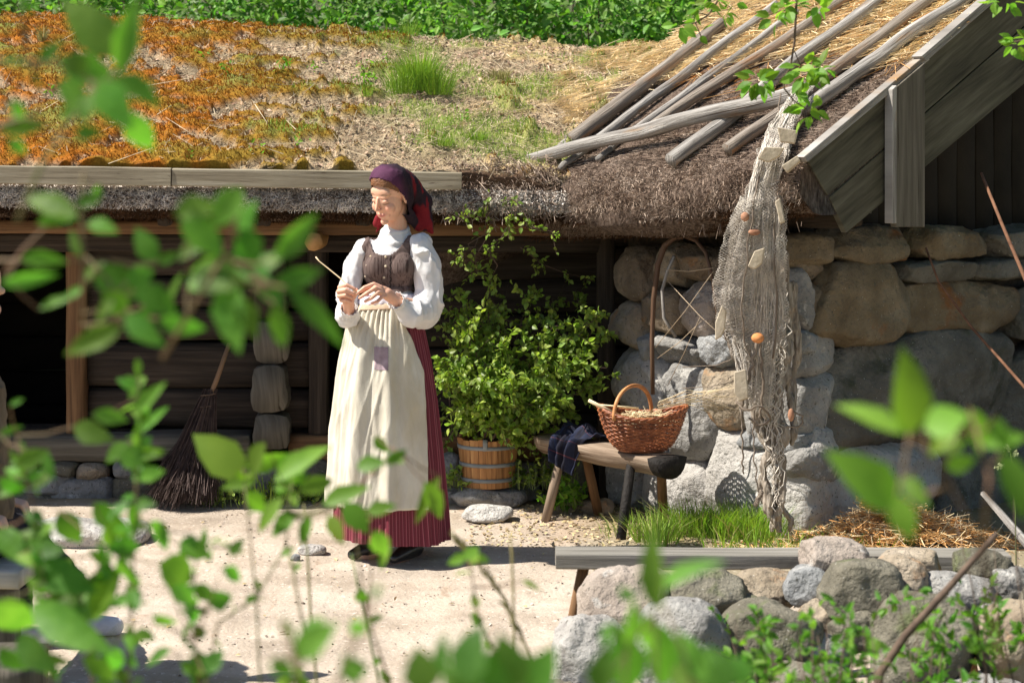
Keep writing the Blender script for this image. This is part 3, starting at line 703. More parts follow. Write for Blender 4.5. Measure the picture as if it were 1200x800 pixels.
pole((616, 189), (948, 106), 11.0, 11, .045, 'greywood', name='cross_pole', label='long pole laid across the others along the eave', flare=.25, segs=40)
pole((608, 181), (624, 197), 5, 12, .055, 'greywood2', name='wooden_peg', segs=5)

# bargeboards on the gable
def gp(px, py, off=0.0): return ray_plane(px, py, E0 + ng * off, ng)
def board(name, pix, off, th, mat='barge', label=None, uvrot=0):
    mb = MB(); mb.slab([gp(x, y, off) for x, y in pix], ng, th); o = mb.build(name, M[mat], barn, smooth=False, bevel=.003)
    if label: o["label"] = label
    return o
board('barge_board', [(970, 229), (945, 185), (1228, -58), (1270, -95), (1270, -30), (1048, 163)], .010, .03)
board('barge_board', [(992, 273), (972, 231), (1049, 164), (1270, -28), (1270, 40)], .006, .03)
board('verge_board', [(1086, 72), (1080, 66), (1270, -98), (1270, -88)], .05, .06, 'greywood')
board('verge_board', [(947, 190), (942, 184), (1085, 64), (1090, 70)], .035, .05, 'greywood')
board('corner_plank', [(1050, 266), (1050, 103), (1084, 74), (1084, 266)], .05, .032, 'sill', 'upright grey plank over the gable boards')
board('corner_plank', [(1046, 262), (1046, 105), (1051, 100), (1051, 262)], .062, .045, 'greywood')
# gable planks behind, in the shade, and the walls that close the barn
def wp(t, z, off=0.0): p = CORN + ug * t + ng * off; return Vector((p.x, p.y, z))
mb = MB()
for k in range(22):
    t = .02 + k * .15; zt = 1.50 + min(t + .3, 4.9 - t) * TAN
    mb.beam(wp(t, 1.30, -.10), wp(t, zt, -.10), .145, .03, up=ng, segs=4, seed=k, rough=.004, e=9)
mb.build('gable_planks', M['dark'], barn)  # near black colour stands in for deep shade behind the boards
mb = MB()
cw = [Vector(CORN + ug * .12 + ue * .12), Vector(CORN + ug * 3.6 + ue * .12), Vector(CORN + ug * 3.6 + ue * 1.2), Vector(CORN + ug * .12 + ue * 1.2)]
vs = [(p.x, p.y, 0) for p in cw] + [(p.x, p.y, 1.42) for p in cw]
wall = link('stone_wall', vs, [(0, 1, 5, 4), (1, 2, 6, 5), (2, 3, 7, 6), (3, 0, 4, 7), (4, 5, 6, 7)], M['soil'], barn, False)
wall["label"] = "dry wall of big rounded field stones"
bm_('wall_plate', CORN + ug * .10 + Vector((0, 0, 1.44)) - ue * .25, CORN + ug * .10 + ue * 2.0 + Vector((0, 0, 1.36)), .16, .09, 'darklog', barn, seed=31)
bm_('corner_post', P(712, 590, 9.95), P(710, 265, 9.95), .09, .09, 'darklog', barn, seed=33, up=(0, 1, 0))
def wall_stone(rect, side, mt, seed, box=3.4, depth=.34, grow=1.06, rough=1, off=0.0, rot=0, sub=4):
    x0, y0, x1, y1 = rect; n_ = ne if side == 'e' else ng; p0 = CORN + n_ * .02
    a = ray_plane(x0, (y0 + y1) / 2, p0, n_); b = ray_plane(x1, (y0 + y1) / 2, p0, n_); c = (a + b) / 2
    top = ray_plane((x0 + x1) / 2, y0, p0, n_).z; bot = ray_plane((x0 + x1) / 2, y1, p0, n_).z
    w = (b - a).length * grow; h = (top - bot) * grow
    along = Vector(b - a); ang = math.atan2(along.y, along.x)
    c = c - n_ * (depth / 2 - .05 - off); c.z = (top + bot) / 2
    return stone('wall_stone', c, (w, depth, h), seed, M[mt], wall, rot=ang, tilt=rot, box=box + 1.2, rough=2.0, sub=5, facets=16)
EW = [((724, 290, 770, 351), 'st_brown', 0), ((770, 286, 794, 336), 'st_tan', 0), ((788, 288, 836, 333), 'st_brown', 0), ((832, 292, 874, 340), 'st_brown', 0), ((872, 288, 926, 336), 'st_brown', 0),
      ((715, 352, 758, 409), 'st_tan', .1), ((755, 337, 800, 394), 'st_brown', 0), ((798, 332, 848, 394), 'st_pink', .2), ((845, 338, 888, 392), 'st_tan', 0), ((884, 334, 930, 392), 'st_brown', 0),
      ((750, 384, 766, 426), 'st_blue', 0), ((764, 394, 824, 431), 'st_grey', .08), ((818, 388, 862, 430), 'st_blue', 0), ((858, 390, 900, 436), 'st_pale', 0), ((896, 388, 934, 440), 'st_grey', 0),
      ((718, 410, 782, 500), 'st_pale', .0), ((774, 430, 834, 536), 'st_grey', .05), ((826, 430, 876, 502), 'st_tan', 0), ((870, 434, 936, 524), 'st_grey', 0),
      ((706, 500, 752, 596), 'st_grey', 0), ((742, 534, 832, 612), 'st_pale', 0), ((824, 492, 944, 640), 'st_pale', 0), ((900, 522, 950, 566), 'st_grey', 0)]
for k, (r_, mt, ro) in enumerate(EW): wall_stone(r_, 'e', mt, 400 + k, rot=ro, box=2.7 if k in (15, 20, 21) else 3.2)
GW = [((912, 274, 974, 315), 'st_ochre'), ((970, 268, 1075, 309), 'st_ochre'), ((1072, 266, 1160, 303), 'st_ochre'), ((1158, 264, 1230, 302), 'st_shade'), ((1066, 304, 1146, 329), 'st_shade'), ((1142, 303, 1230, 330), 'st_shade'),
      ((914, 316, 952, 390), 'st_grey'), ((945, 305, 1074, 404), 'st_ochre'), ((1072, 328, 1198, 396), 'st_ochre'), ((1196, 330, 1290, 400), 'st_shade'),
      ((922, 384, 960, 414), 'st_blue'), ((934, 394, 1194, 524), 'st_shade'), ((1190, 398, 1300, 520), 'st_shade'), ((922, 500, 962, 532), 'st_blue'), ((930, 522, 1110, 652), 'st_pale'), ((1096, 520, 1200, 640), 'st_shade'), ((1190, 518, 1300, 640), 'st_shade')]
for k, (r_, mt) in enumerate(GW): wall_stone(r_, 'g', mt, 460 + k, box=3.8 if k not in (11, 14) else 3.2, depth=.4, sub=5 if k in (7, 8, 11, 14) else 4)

# ================================================================== OBJECTS IN THE YARD
# ---- besom broom leaning on the log wall
b = thing('besom_broom', 'dark twig broom leaning upright against the log wall', 'broom', P(222, 596, 9.75))
mb = MB(); h0, h1 = P(236, 490, 9.80), P(269, 402, 9.93)
mb.tube([h0, h0.lerp(h1, .5) + Vector((.004, 0, 0)), h1], [.013, .012, .011], 8); mb.build('handle', mk('broomstick', [(.3, (.20, .11, .06)), (.7, (.38, .24, .14))], 1, WS, 'UV', bump=.3, bscale=2), b)
n = 1500; A = []; B = []; 
top = np.array(P(247, 455, 9.85)); neck = np.array(P(237, 500, 9.80)); base = np.array(P(215, 590, 9.66))
K = []; 
for i in range(n):
    u = rng.rand(); an = rng.rand() * 6.28; rr = math.sqrt(rng.rand())
    off0 = np.array([math.cos(an), math.sin(an) * .7, 0]) * rr
    p0 = top * (1 - u * .9) + neck * u * .9 + off0 * .035
    p1 = neck + off0 * np.array([.055, .045, 0]) + rng.normal(size=3) * .006
    p2 = base + off0 * np.array([.155, .10, 0]) + np.array([rng.normal() * .012, rng.normal() * .012, rng.rand() * .11])
    K.append(p0 if rng.rand() < .5 else p1); pm = (p1 + p2) / 2 + off0 * .012 + rng.normal(size=3) * .008
    A += [K[-1], pm]; B += [pm, p2]
    if rng.rand() < .5:
        A.append(pm); B.append(p2 + rng.normal(size=3) * .03)
A = np.array(A); B = np.array(B); B[:, 2] = np.maximum(B[:, 2], .004)
sticks('bristles', A, B, .0022, M['besom'], b, r1=.0012)
mb = MB()
for kz in (.25, .55):
    c_ = Vector(top * (1 - kz) + neck * kz); mb.tube([c_ + Vector((math.cos(t) * .036, math.sin(t) * .028, .004 * t)) for t in np.linspace(0, 6.28, 20)], .0035, 6, cap=False)
mb.build('binding', M['twig'], b)

# ---- staved tub
tub = thing('wooden_tub', 'orange brown staved tub with grey iron hoops under the birch boughs', 'tub', P(572, 566, 9.72))
tc_ = P(572, 566, 9.80); tc_.z = 0.088
TR0, TR1, TH = .125, .150, .235
M['stave'] = mk('stave', [(.28, (.20, .09, .03)), (.5, (.42, .20, .075)), (.72, (.58, .32, .13))], 1, (24, 2.5, 1), 'UV', rough=.6, bump=.3, bscale=2.5, isl=.25)
M['iron'] = mk('iron', [(.3, (.16, .18, .19)), (.7, (.30, .32, .33))], 12, rough=.55, bump=.2, bscale=60, spec=.5)
mb = MB(); ns = 20
for k in range(ns):
    t0, t1 = 2 * math.pi * (k + .02) / ns, 2 * math.pi * (k + .98) / ns
    vs = []; 
    for z, r in ((0, TR0), (TH, TR1 + .003)):
        for rr in (r, r - .014):
            for t in (t0, (t0 + t1) / 2, t1): vs.append(tc_ + Vector((math.cos(t) * rr, math.sin(t) * rr, z + (.004 * (k % 3) if z else 0))))
    fs = [(0, 1, 7, 6), (1, 2, 8, 7), (3, 9, 10, 4), (4, 10, 11, 5), (6, 7, 10, 9), (7, 8, 11, 10), (0, 6, 9, 3), (2, 5, 11, 8), (0, 3, 4, 1), (1, 4, 5, 2)]
    uvs = [[((vs[i] - tc_).x * 3 + k, (vs[i] - tc_).z) for i in f] for f in fs]
    mb.add(vs, fs, uvs)
mb.build('staves', M['stave'], tub, smooth=False)
for z in (.03, .105, .19):
    r = TR0 + (TR1 - TR0) * z / TH + .003; m = 40; vs = []; fs = []
    for i in range(m):
        t = 2 * math.pi * i / m
        for rr, zz in ((r, z), (r + .003, z), (r + .0038, z + .018), (r, z + .018)): vs.append(tc_ + Vector((math.cos(t) * rr, math.sin(t) * rr, zz)))
    for i in range(m):
        j = (i + 1) % m
        for a_ in range(4): fs.append((i * 4 + a_, j * 4 + a_, j * 4 + (a_ + 1) % 4, i * 4 + (a_ + 1) % 4))
    mb = MB(); mb.add(vs, fs); mb.build('hoop', M['iron'], tub)
t = -math.pi / 2 - .08; mb = MB(); mb.beam(tc_ + Vector((math.cos(t) * (TR1 + .004), math.sin(t) * (TR1 + .004), .19)), tc_ + Vector((math.cos(t) * (TR1 + .007), math.sin(t) * (TR1 + .007), .245)), .022, .006, up=(0, 1, 0), segs=3, e=9, rough=0); mb.build('strap', M['iron'], tub)
mb = MB(); mb.tube([tc_ + Vector((math.cos(t) * .12, math.sin(t) * .12, .20)) for t in np.linspace(0, 6.2, 18)], .001, 3); 
mb = MB(); mb.slab([tc_ + Vector((math.cos(t) * .128, math.sin(t) * .128, .21)) for t in np.linspace(0, 6.2, 20)], (0, 0, 1), .01); mb.build('soil', M['soil'], tub)

# ---- boughs and shrubs: stems plus leaves
def bough(stems, nleaf, lsize, spread, matl, root, r0=.006, leafname='leaves', seed=1, twigmat='twig', droop=.3, wr=.7, twn=None):
    rs = np.random.RandomState(seed); A = []; B = []; R0 = []; C = []; D = []; N_ = []
    mb = MB()
    for st in stems:
        pts = [Vector(p) for p in st]; m = len(pts)
        mb.tube(pts, [r0 * (1 - .75 * i / (m - 1)) for i in range(m)], 6)
    mb.build('stem', M[twigmat], root)
    seg = [(np.array(st[i]), np.array(st[i + 1])) for st in stems for i in range(len(st) - 1)]
    w = np.array([np.linalg.norm(b_ - a_) for a_, b_ in seg]); w /= w.sum()
    nt = twn or nleaf // 7
    for i in rs.choice(len(seg), nt, p=w):
        a_, b_ = seg[i]; u = rs.rand(); p = a_ + (b_ - a_) * u; d = (b_ - a_) / np.linalg.norm(b_ - a_) * .6 + rs.normal(size=3) * .8; d /= np.linalg.norm(d)
        L = spread * rs.uniform(.3, 1); q = p + d * L + np.array([0, 0, -droop * L]); A.append(p); B.append(q)
        k = max(2, int(round(nleaf / nt * rs.uniform(.6, 1.4))))
        for j in range(k):
            v = (j + rs.rand()) / k; c_ = p + (q - p) * v; dd = d * .5 + rs.normal(size=3) * .8 + np.array([0, 0, -droop])
            C.append(c_ + rs.normal(size=3) * .004); D.append(dd); N_.append(rs.normal(size=3) + np.array([-.3, -.5, .9]))
    sticks('twigs', A, B, .0016, M[twigmat], root)
    return leafmesh(leafname, C, D, N_, lsize * rs.uniform(.6, 1.15, len(C)), M[matl], root, wr)
def curve(p0, p1, bulge=(0, 0, 0), n=6, wob=.02, rs=random.Random(3)):
    p0, p1, bu = Vector(p0), Vector(p1), Vector(bulge); o = []
    for i in range(n + 1):
        f = i / n; o.append(tuple(p0.lerp(p1, f) + bu * math.sin(f * math.pi) + Vector((rs.gauss(0, wob), rs.gauss(0, wob), rs.gauss(0, wob))) * (0 < i < n)))
    return o
rs = random.Random(8)
birch = thing('birch_boughs', 'sunlit birch boughs standing in the staved tub', 'plant', tc_ + Vector((0, 0, .2)))
stems = []
for (ex, ey, dy) in ((525, 400, .1), (545, 350, .2), (560, 375, -.05), (590, 400, -.1), (620, 350, .15), (650, 380, .0), (680, 420, -.1), (700, 395, .05), (600, 440, -.2), (540, 450, -.1), (660, 460, -.15),
                     (520, 455, .05), (705, 440, .0), (640, 420, -.2), (575, 330, .25), (690, 375, .1), (560, 440, -.2), (615, 450, -.22), (645, 455, -.15), (527, 440, -.1), (580, 420, .0), (540, 420, 0), (665, 400, 0), (700, 370, 0), (520, 420, 0)):
    stems.append(curve(tc_ + Vector((rs.uniform(-.06, .06), rs.uniform(-.05, .05), .1)), P(ex, ey, 9.50 + dy * .6), (0, -.02, .05)))
stems = [[p for p in st_] for st_ in stems]
bough([st_[2:] for st_ in stems], 7600, .037, .17, 'leaf_birch', birch, r0=.005, seed=3, droop=.12, twn=620)
mb = MB()
for st_ in stems: mb.tube(st_[:3], .006, 6)
mb.build('stem', M['twig'], birch)
cl = thing('birch_boughs', 'shaded climbing greenery beside the dark recess, left of the tub', 'plant', P(535, 575, 10.0))
stems = [curve(P(530 + 8 * k, 580, 10.0), P(530 + k * 22, 330 + 20 * (k % 3), 10.1 - .05 * (k % 2)), (0, 0, 0)) for k in range(8)] + [curve(P(640, 590, 9.95), P(630 + 20 * k, 480, 9.9)) for k in range(3)]
bough(stems, 2400, .034, .16, 'leaf_birch', cl, r0=.005, seed=5)
vin = thing('hanging_vine', 'leafy sprigs hanging down from the eave between the two roofs', 'plant', P(575, 230, 9.45))
stems = [curve(P(575, 225, 9.45), P(570, 300, 9.5)), curve(P(590, 235, 9.42), P(650, 275, 9.3), (0, 0, -.02)), curve(P(570, 240, 9.45), P(552, 330, 9.6)), curve(P(560, 235, 9.45), P(532, 255, 9.4)), curve(P(600, 250, 9.4), P(575, 310, 9.5)), curve(P(560, 280, 9.5), P(535, 300, 9.5)), curve(P(610, 290, 9.6), P(690, 330, 9.9), (0, 0, .01)), curve(P(570, 290, 9.6), P(590, 400, 9.9))]
bough(stems, 470, .028, .09, 'leaf_birch', vin, r0=.003, seed=9)

# weeds at the foot of the cottage and of the wall
def weeds(name, label, spots, mat, seed, cat='weeds', ls=.03):
    rs_ = np.random.RandomState(seed); t_ = thing(name, label, cat, spots[0][0]); C = []; D = []; N_ = []; A = []; B = []
    for (c_, rad, h, n) in spots:
        for _ in range(n):
            an = rs_.rand() * 6.28; r = rad * math.sqrt(rs_.rand()); p = np.array(c_) + np.array([math.cos(an) * r, math.sin(an) * r * .5, 0]); hh = h * rs_.uniform(.3, 1); q = p + np.array([rs_.normal() * .03, rs_.normal() * .03, hh]); A.append(p); B.append(q)
            for j in range(4): C.append(p + (q - p) * rs_.uniform(.3, 1)); D.append(rs_.normal(size=3) + np.array([0, 0, .5])); N_.append(rs_.normal(size=3) * .7 + np.array([0, -.2, 1]))
    sticks('stems', A, B, .0015, M['greenstem'], t_); leafmesh('leaves', C, D, N_, ls * rs_.uniform(.5, 1.2, len(C)), M[mat], t_, .55); return t_
weeds('weeds', 'low green weeds by the broom at the foot of the log wall', [(P(290, 588, 9.80), .32, .14, 90), (P(360, 590, 9.8), .2, .12, 50), (P(255, 590, 9.75), .12, .08, 25)], 'leaf_birch', 21)
weeds('weeds', 'weeds and creeping plants round the staved tub', [(P(530, 572, 9.75), .12, .12, 40), (P(625, 570, 9.75), .2, .14, 80), (P(600, 572, 9.8), .1, .12, 30)], 'leaf_birch', 22)
weeds('weeds', 'bright green broad leaves behind the left leg of the log bench', [(P(672, 592, 9.5), .06, .16, 22), (P(655, 598, 9.5), .05, .1, 14)], 'leaf_bright', 23, ls=.05)
def grasspatch(name, label, spots, mat, seed, lean=.7, cat='grass', kind=None, w=.0022):
    global rng
    sv = rng; rng = np.random.RandomState(seed)
    o = blades(name, [tuft(c_[0], c_[1], c_[2], n, h, sp, lean, None, None, None) for c_, n, h, sp in spots], M[mat], None, w); rng = sv
    return tag(o, label, cat, kind=kind)
gs = [(P(770 + 20 * k + (k * 37 % 13), 634 - (k * 53 % 17) - (8 if k in (0, 7) else 0), 8.78 + (k * 29 % 10) * .02), 190, .20 - .03 * (k in (0, 7)), .10) for k in range(7)]
gs = [(Vector((c_.x, c_.y, 0)), n, h, s) for c_, n, h, s in gs]
gs += [(Vector((.52 + .13 * k + .03 * math.sin(k * 5), 8.62 + .12 * math.sin(k * 2.3) + (.35 if k < 3 else 0), 0)), 46, .12 + .05 * math.sin(k * 3.1) ** 2, .13) for k in range(9)]
grasspatch('grass', 'lush bright green grass growing against the stone wall', gs, 'grass', 31, kind='stuff')
grasspatch('dry_grass', 'dry yellow blades mixed into the grass by the stone wall', [(c_, n // 6, h * .95, s) for c_, n, h, s in gs], 'drygrass', 35, lean=1.1, kind='stuff')
grasspatch('grass', 'sparse tall grass at the log ends of the cottage', [(Vector((P(315, 590, 9.8).x, 9.8, .0)), 90, .22, .15), (Vector((P(345, 590, 9.8).x, 9.85, .0)), 50, .2, .1)], 'grass', 32, kind='stuff')

# ---- stones on the yard
for i, (px0, py0, w, h, d_, mt, lab) in enumerate(((100, 618, 150, 34, .42, 'st_pale', 'wide flat pale stone slab in the yard at the left'), (572, 598, 62, 18, .18, 'st_pale', 'flat pale stone lying in front of the tub'),
        (524, 577, 34, 20, .12, 'st_pale', 'rounded pale stone beside the hem of the skirt'), (560, 578, 32, 8, .1, 'st_pink', 'small flat pinkish stone just before the tub'), (618, 578, 56, 8, .12, 'st_grey', 'low grey stone between the tub and the log bench'),
        (365, 642, 34, 12, .08, 'st_pale', 'small pale stone on the sand left of the shoe'), (346, 652, 12, 7, .03, 'st_blue', 'tiny dark pebble on the sand left of the shoe'), (700, 590, 40, 20, .14, 'st_tan', 'rounded stone under the far end of the log bench'), (572, 574, 96, 26, .34, 'st_grey', 'flat dark stone the wooden tub stands on'))):
    Yd = FP * CH / (py0 + h / 2 - HY); c_ = P(px0, py0, Yd); c_.z = h * Yd / FP * .30
    if 'tub stands' in lab: c_ = Vector((tc_.x, tc_.y, .036))
    o = stone('yard_stone', c_, (w * Yd / FP, d_, h * Yd / FP * .95 + .01), 600 + i, M[mt], box=2.6, facets=12); tag(o, lab, 'stone')

# ---- half-log bench
Bd = Vector((.6, -.8, 0)).normalized(); Bs = Vector((.8, .6, 0)); bc = Vector((.435, 9.235, 0))
lb = thing('log_bench', 'rustic half log bench with a charred end and splayed legs', 'bench', (bc.x, bc.y, 0))
M['logbench'] = mk('logbench', [(.28, (.11, .075, .05)), (.5, (.25, .185, .135)), (.72, (.42, .34, .265))], 1, (30, 2, 1), 'UV', rough=.8, bump=.6, bscale=2.5, bdist=.006, spots=[((.10, .055, .03), 1, .60, .66, (34, 1.0, 1)), ((.45, .22, .07), 1, .66, .70, (7, 2, 1))])
M['char'] = mk('char', [(.3, (.006, .005, .005)), (.7, (.022, .018, .016))], 40, rough=.75, bump=.8, bscale=50)
def halflog(s0, s1, mat, name, r=.088, cap=True, grow=0.0):
    vs = []; fs = []; uv = []; n = 16; m = 22; z0 = .366
    for i in range(m + 1):
        f = s0 + (s1 - s0) * i / m
        for k in range(n):
            if k < 11: th = math.pi + math.pi * k / 10; q = (math.cos(th), math.sin(th) * 1.02)
            else: u = (k - 10) / 6.0; q = (1 - 2 * u, .10 * math.sin(u * math.pi))
            w = 1 + .09 * noise.noise(Vector((q[0] * 1.5, q[1] * 1.5, f * 5))) + grow
            w *= (1 - .10 * max(0, -f - .25))
            vs.append(bc + Bd * f + Bs * (q[0] * r * w) + Vector((0, 0, z0 + q[1] * r * w)))
    for i in range(m):
        for k in range(n):
            k2 = (k + 1) % n; fs.append((i * n + k, (i + 1) * n + k, (i + 1) * n + k2, i * n + k2)); L = s0 + (s1 - s0) * i / m; dl = (s1 - s0) / m
            uv.append([(k * .03, L), (k * .03, L + dl), ((k + 1) * .03, L + dl), ((k + 1) * .03, L)])
    if cap:
        fs.append(tuple(range(n))); uv.append([(vs[i].z, vs[i].x) for i in range(n)]); fs.append(tuple(m * n + k for k in range(n - 1, -1, -1))); uv.append([(vs[m * n + k].z, vs[m * n + k].x) for k in range(n - 1, -1, -1)])
    mb = MB(); mb.add(vs, fs, uv); return mb.build(name, M[mat], lb)
halflog(-.44, .455, 'logbench', 'seat'); halflog(.40, .462, 'char', 'charred_end', grow=.025)
for (fx, fy, s, sd, mt) in ((639, 609, -.27, -.04, 0), (702, 603, -.22, .05, 1), (727, 633, .24, -.05, 2), (778, 614, .33, .05, 1)):
    Yd = FP * CH / (fy - HY); foot = P(fx, fy, Yd); foot.z = -.01; topp = bc + Bd * s + Bs * sd; topp.z = .32
    mb = MB(); mb.tube([foot, foot.lerp(topp, .5), topp], [.022, .023, .021], 8, disp=lambda i, th: .08 * math.sin(th * 2)); o = mb.build('leg', M['brownpost'] if mt != 2 else M['char'], lb)
    if mt == 2: o["label"] = "leg charred black at its lower end"
    if mt == 0: o.data.materials.clear(); o.data.materials.append(M['logbench'])
# ---- wicker basket on the bench
kb = Vector((.582, 9.02, .375))
bas = thing('wicker_basket', 'oval red brown wicker basket with a hoop handle', 'basket', kb)
M['wicker'] = mk('wicker', [(.3, (.12, .035, .015)), (.5, (.27, .085, .033)), (.7, (.42, .16, .065))], 30, rough=.45, bump=.2, bscale=80, spec=.5, isl=.3)
bx = Vector((1, -.06, 0)).normalized(); by = Vector((.06, 1, 0)).normalized()
def bp(t, v, off=0):
    """t angle, v 0 bottom .. 1 rim"""
    ra = (.085 + .118 * v ** .42 + off); rb = (.05 + .095 * v ** .42 + off)
    z = .175 * v * (1 - .14 * math.sin(t) ** 2 + .02) + .02 * v * abs(math.cos(t)) ** 2
    return kb + bx * (math.cos(t) * ra + .008) + by * math.sin(t) * rb + Vector((0, 0, z + .006))
mb = MB(); NR = 34
for j in range(19):
    v = .03 + .93 * j / 18; pts = [bp(2 * math.pi * i / 136, v, .0035 * math.sin(math.pi * (i / 4.0 * 1.0 + j))) for i in range(137)]
    mb.tube(pts, .0040, 5, cap=False)
for i in range(NR * 2):
    t = 2 * math.pi * i / (NR * 2); mb.tube([bp(t, v) for v in (0, .12, .3, .5, .75, 1)], .0026, 5)
mb.build('weave', M['wicker'], bas)
mb = MB()
for q in (0, 1, 2): mb.tube([bp(2 * math.pi * i / 60, 1.0, .004 * math.cos(i * 1.3 + q * 2.1)) + Vector((0, 0, .005 * math.sin(i * 1.3 + q * 2.1))) for i in range(61)], .0058, 6, cap=False)
mb.build('rim', M['wicker'], bas)
mb = MB(); mb.slab([bp(2 * math.pi * i / 30, .02) for i in range(30)], (0, 0, 1), .008); mb.build('bottom', M['wicker'], bas)
mb = MB(); hp = []
for i in range(25):
    f = i / 24; a_ = math.pi * f; hp.append(kb + by * (-math.cos(a_) * .137) + bx * (-.015 + .0 * f) + Vector((.012 * math.sin(a_), 0, .13 + .165 * math.sin(a_) ** .8)))
hp = [kb + bx * (-.035 + (-math.cos(math.pi * i / 24)) * .085) + by * (-math.cos(math.pi * i / 24) * .118) + Vector((0, 0, .15 + .145 * math.sin(math.pi * i / 24) ** .85)) for i in range(25)]
mb.tube(hp, .0085, 8); mb.tube([p + Vector((.004, 0, .004)) for p in hp], .006, 6); mb.build('handle', mk('handlewood', [(.3, (.42, .17, .06)), (.7, (.62, .32, .14))], 20, rough=.45, bump=.1), bas)
# straw and peeled sticks in it
n = 170; an = rng.rand(n) * 6.28; c_ = np.array(kb) + np.stack([np.cos(an) * .12 * rng.rand(n), np.sin(an) * .07 * rng.rand(n), .12 + .05 * rng.rand(n)], 1); d = rdir(n); d[:, 2] = np.abs(d[:, 2]) * .35; d[:, 0] += .2
o = sticks('straw_in_basket', c_ - d * .06, c_ + d * rng.uniform(.05, .13, n)[:, None], .0016, M['straw']); tag(o, 'loose straw and stalks heaped inside the wicker basket', 'straw', kind='stuff')
mb = MB(); a_ = P(690, 469, 8.95); mb.tube([a_, P(725, 487, 8.98)], [.0075, .0085], 8); mb.tube([P(699, 474, 9.0), P(748, 478, 9.05)], [.004, .0045], 6)
o = mb.build('peeled_sticks', M['straw']); tag(o, 'pair of pale peeled sticks poking out over the basket rim', 'sticks')
n = 26; A = []; B = []
for i in range(n):
    p = np.array(P(770 + 6 * rng.rand(), 470 + 10 * rng.rand(), 9.0)); pts = [p, np.array(P(800 + 20 * rng.rand(), 455 + 22 * rng.rand(), 9.0)), np.array(P(835 + 30 * rng.rand(), 448 + 40 * rng.rand(), 9.02))]
    A += pts[:2]; B += pts[1:]
o = sticks('long_straws', A, B, .0011, M['straw'], r1=.0008); tag(o, 'long pale straws fanning from the basket towards the net', 'straw')
# ---- plaid cloth
M['plaid'] = mk('plaid', [(.3, (.010, .013, .03)), (.7, (.024, .030, .065))], 12, coord='UV', rough=.95, bump=.3, bscale=200, spots=[((.012, .012, .022), 1, .49, .53, (26, .01, 1)), ((.16, .05, .06), 1, .60, .62, (.01, 30, 1)), ((.03, .055, .15), 1, .62, .65, (34, .01, 1))])
cb = bc + Bd * (-.165); nu, nv = 34, 46; V = []; UV = []
for i in range(nu):
    for j in range(nv):
        u = i / (nu - 1) - .5; v = j / (nv - 1)
        l = v * .315; top_ = .20
        w_ = .19 * (1 - .45 * max(0, v - .45) / .55) + .02 * math.sin(v * 5)
        if l < top_: side = .10 - l; z = .385 + .045 * math.exp(-((l - .10) / .06) ** 2) * (1 + .5 * math.sin(u * 11)) + .022 * noise.noise(Vector((u * 6, v * 7, 0)))
        else:
            k_ = l - top_; side = -.10 - .012 * math.sin(min(k_ / .05, 1) * 1.5) - .02 * k_; z = .375 - k_ * .95
        fold = .022 * math.sin(u * 17 + v * 4) * min(1, max(0, l - .10) / .1) + .008 * noise.noise(Vector((u * 9, v * 9, 2)))
        p = cb + Bd * (u * w_ - .02 * v + .05 * (u - .1) * v) + Bs * (side - fold) + Vector((0, 0, z + fold * .4 - .05 * max(0, v - .6) * (u + .5) * 2))
        V.append(p)
F = [(i * nv + j, (i + 1) * nv + j, (i + 1) * nv + j + 1, i * nv + j + 1) for i in range(nu - 1) for j in range(nv - 1)]
UV = [[((q // nv) / nu * .3, (q % nv) / nv * .4) for q in f] for f in F]
o = link('cloth', V, F, M['plaid'], uv=UV); sm = o.modifiers.new('s', 'SOLIDIFY'); sm.thickness = .005; sm.offset = 1; tag(o, 'dark blue plaid cloth draped over the bench beside the basket', 'cloth')

# ---- bent hoop leaning on the wall, with thin cords
hoop = [P(765, 462, 9.30), P(764, 400, 9.34), P(766, 350, 9.34), P(771, 310, 9.32), P(779, 288, 9.30), P(790, 279, 9.28), P(803, 277, 9.22), P(816, 282, 9.16), P(827, 296, 9.10), P(834, 320, 9.05), P(838, 352, 9.04), P(842, 385, 9.03)]
hb = thing('bent_hoop', 'arched brown wooden hoop leaning on the stone wall', 'hoop', P(765, 462, 9.3))
mb = MB(); mb.tube(hoop, [.010, .012, .013, .0135, .013, .011, .010, .009, .008, .007, .006, .005], 9, disp=lambda i, th: .12 * math.sin(th * 2 + i)); mb.build('hoop_rod', M['twig'] if False else mk('hooprod', [(.3, (.06, .03, .018)), (.7, (.17, .10, .06))], 1, WS, 'UV', rough=.6, bump=.4, bscale=2), hb)
mb = MB(); mb.tube([P(792, 395, 9.28), P(778, 372, 9.3), P(776, 340, 9.3), P(782, 318, 9.3), P(790, 300, 9.28)], .008, 6); mb.build('split_lath', M['greywood'], hb)
mb = MB()
for a_, b_ in (((783, 330), (858, 405)), ((768, 407), (836, 318)), ((770, 420), (822, 376)), ((778, 316), (836, 314)), ((782, 452), (820, 372))): mb.tube([P(*a_, 9.27), P((a_[0] + b_[0]) / 2, (a_[1] + b_[1]) / 2 + 3, 9.12), P(*b_, 9.0)], .0018, 4)
mb.build('cord', mk('cord', [(.3, (.35, .26, .17)), (.7, (.55, .44, .32))], 20, bump=0), hb)

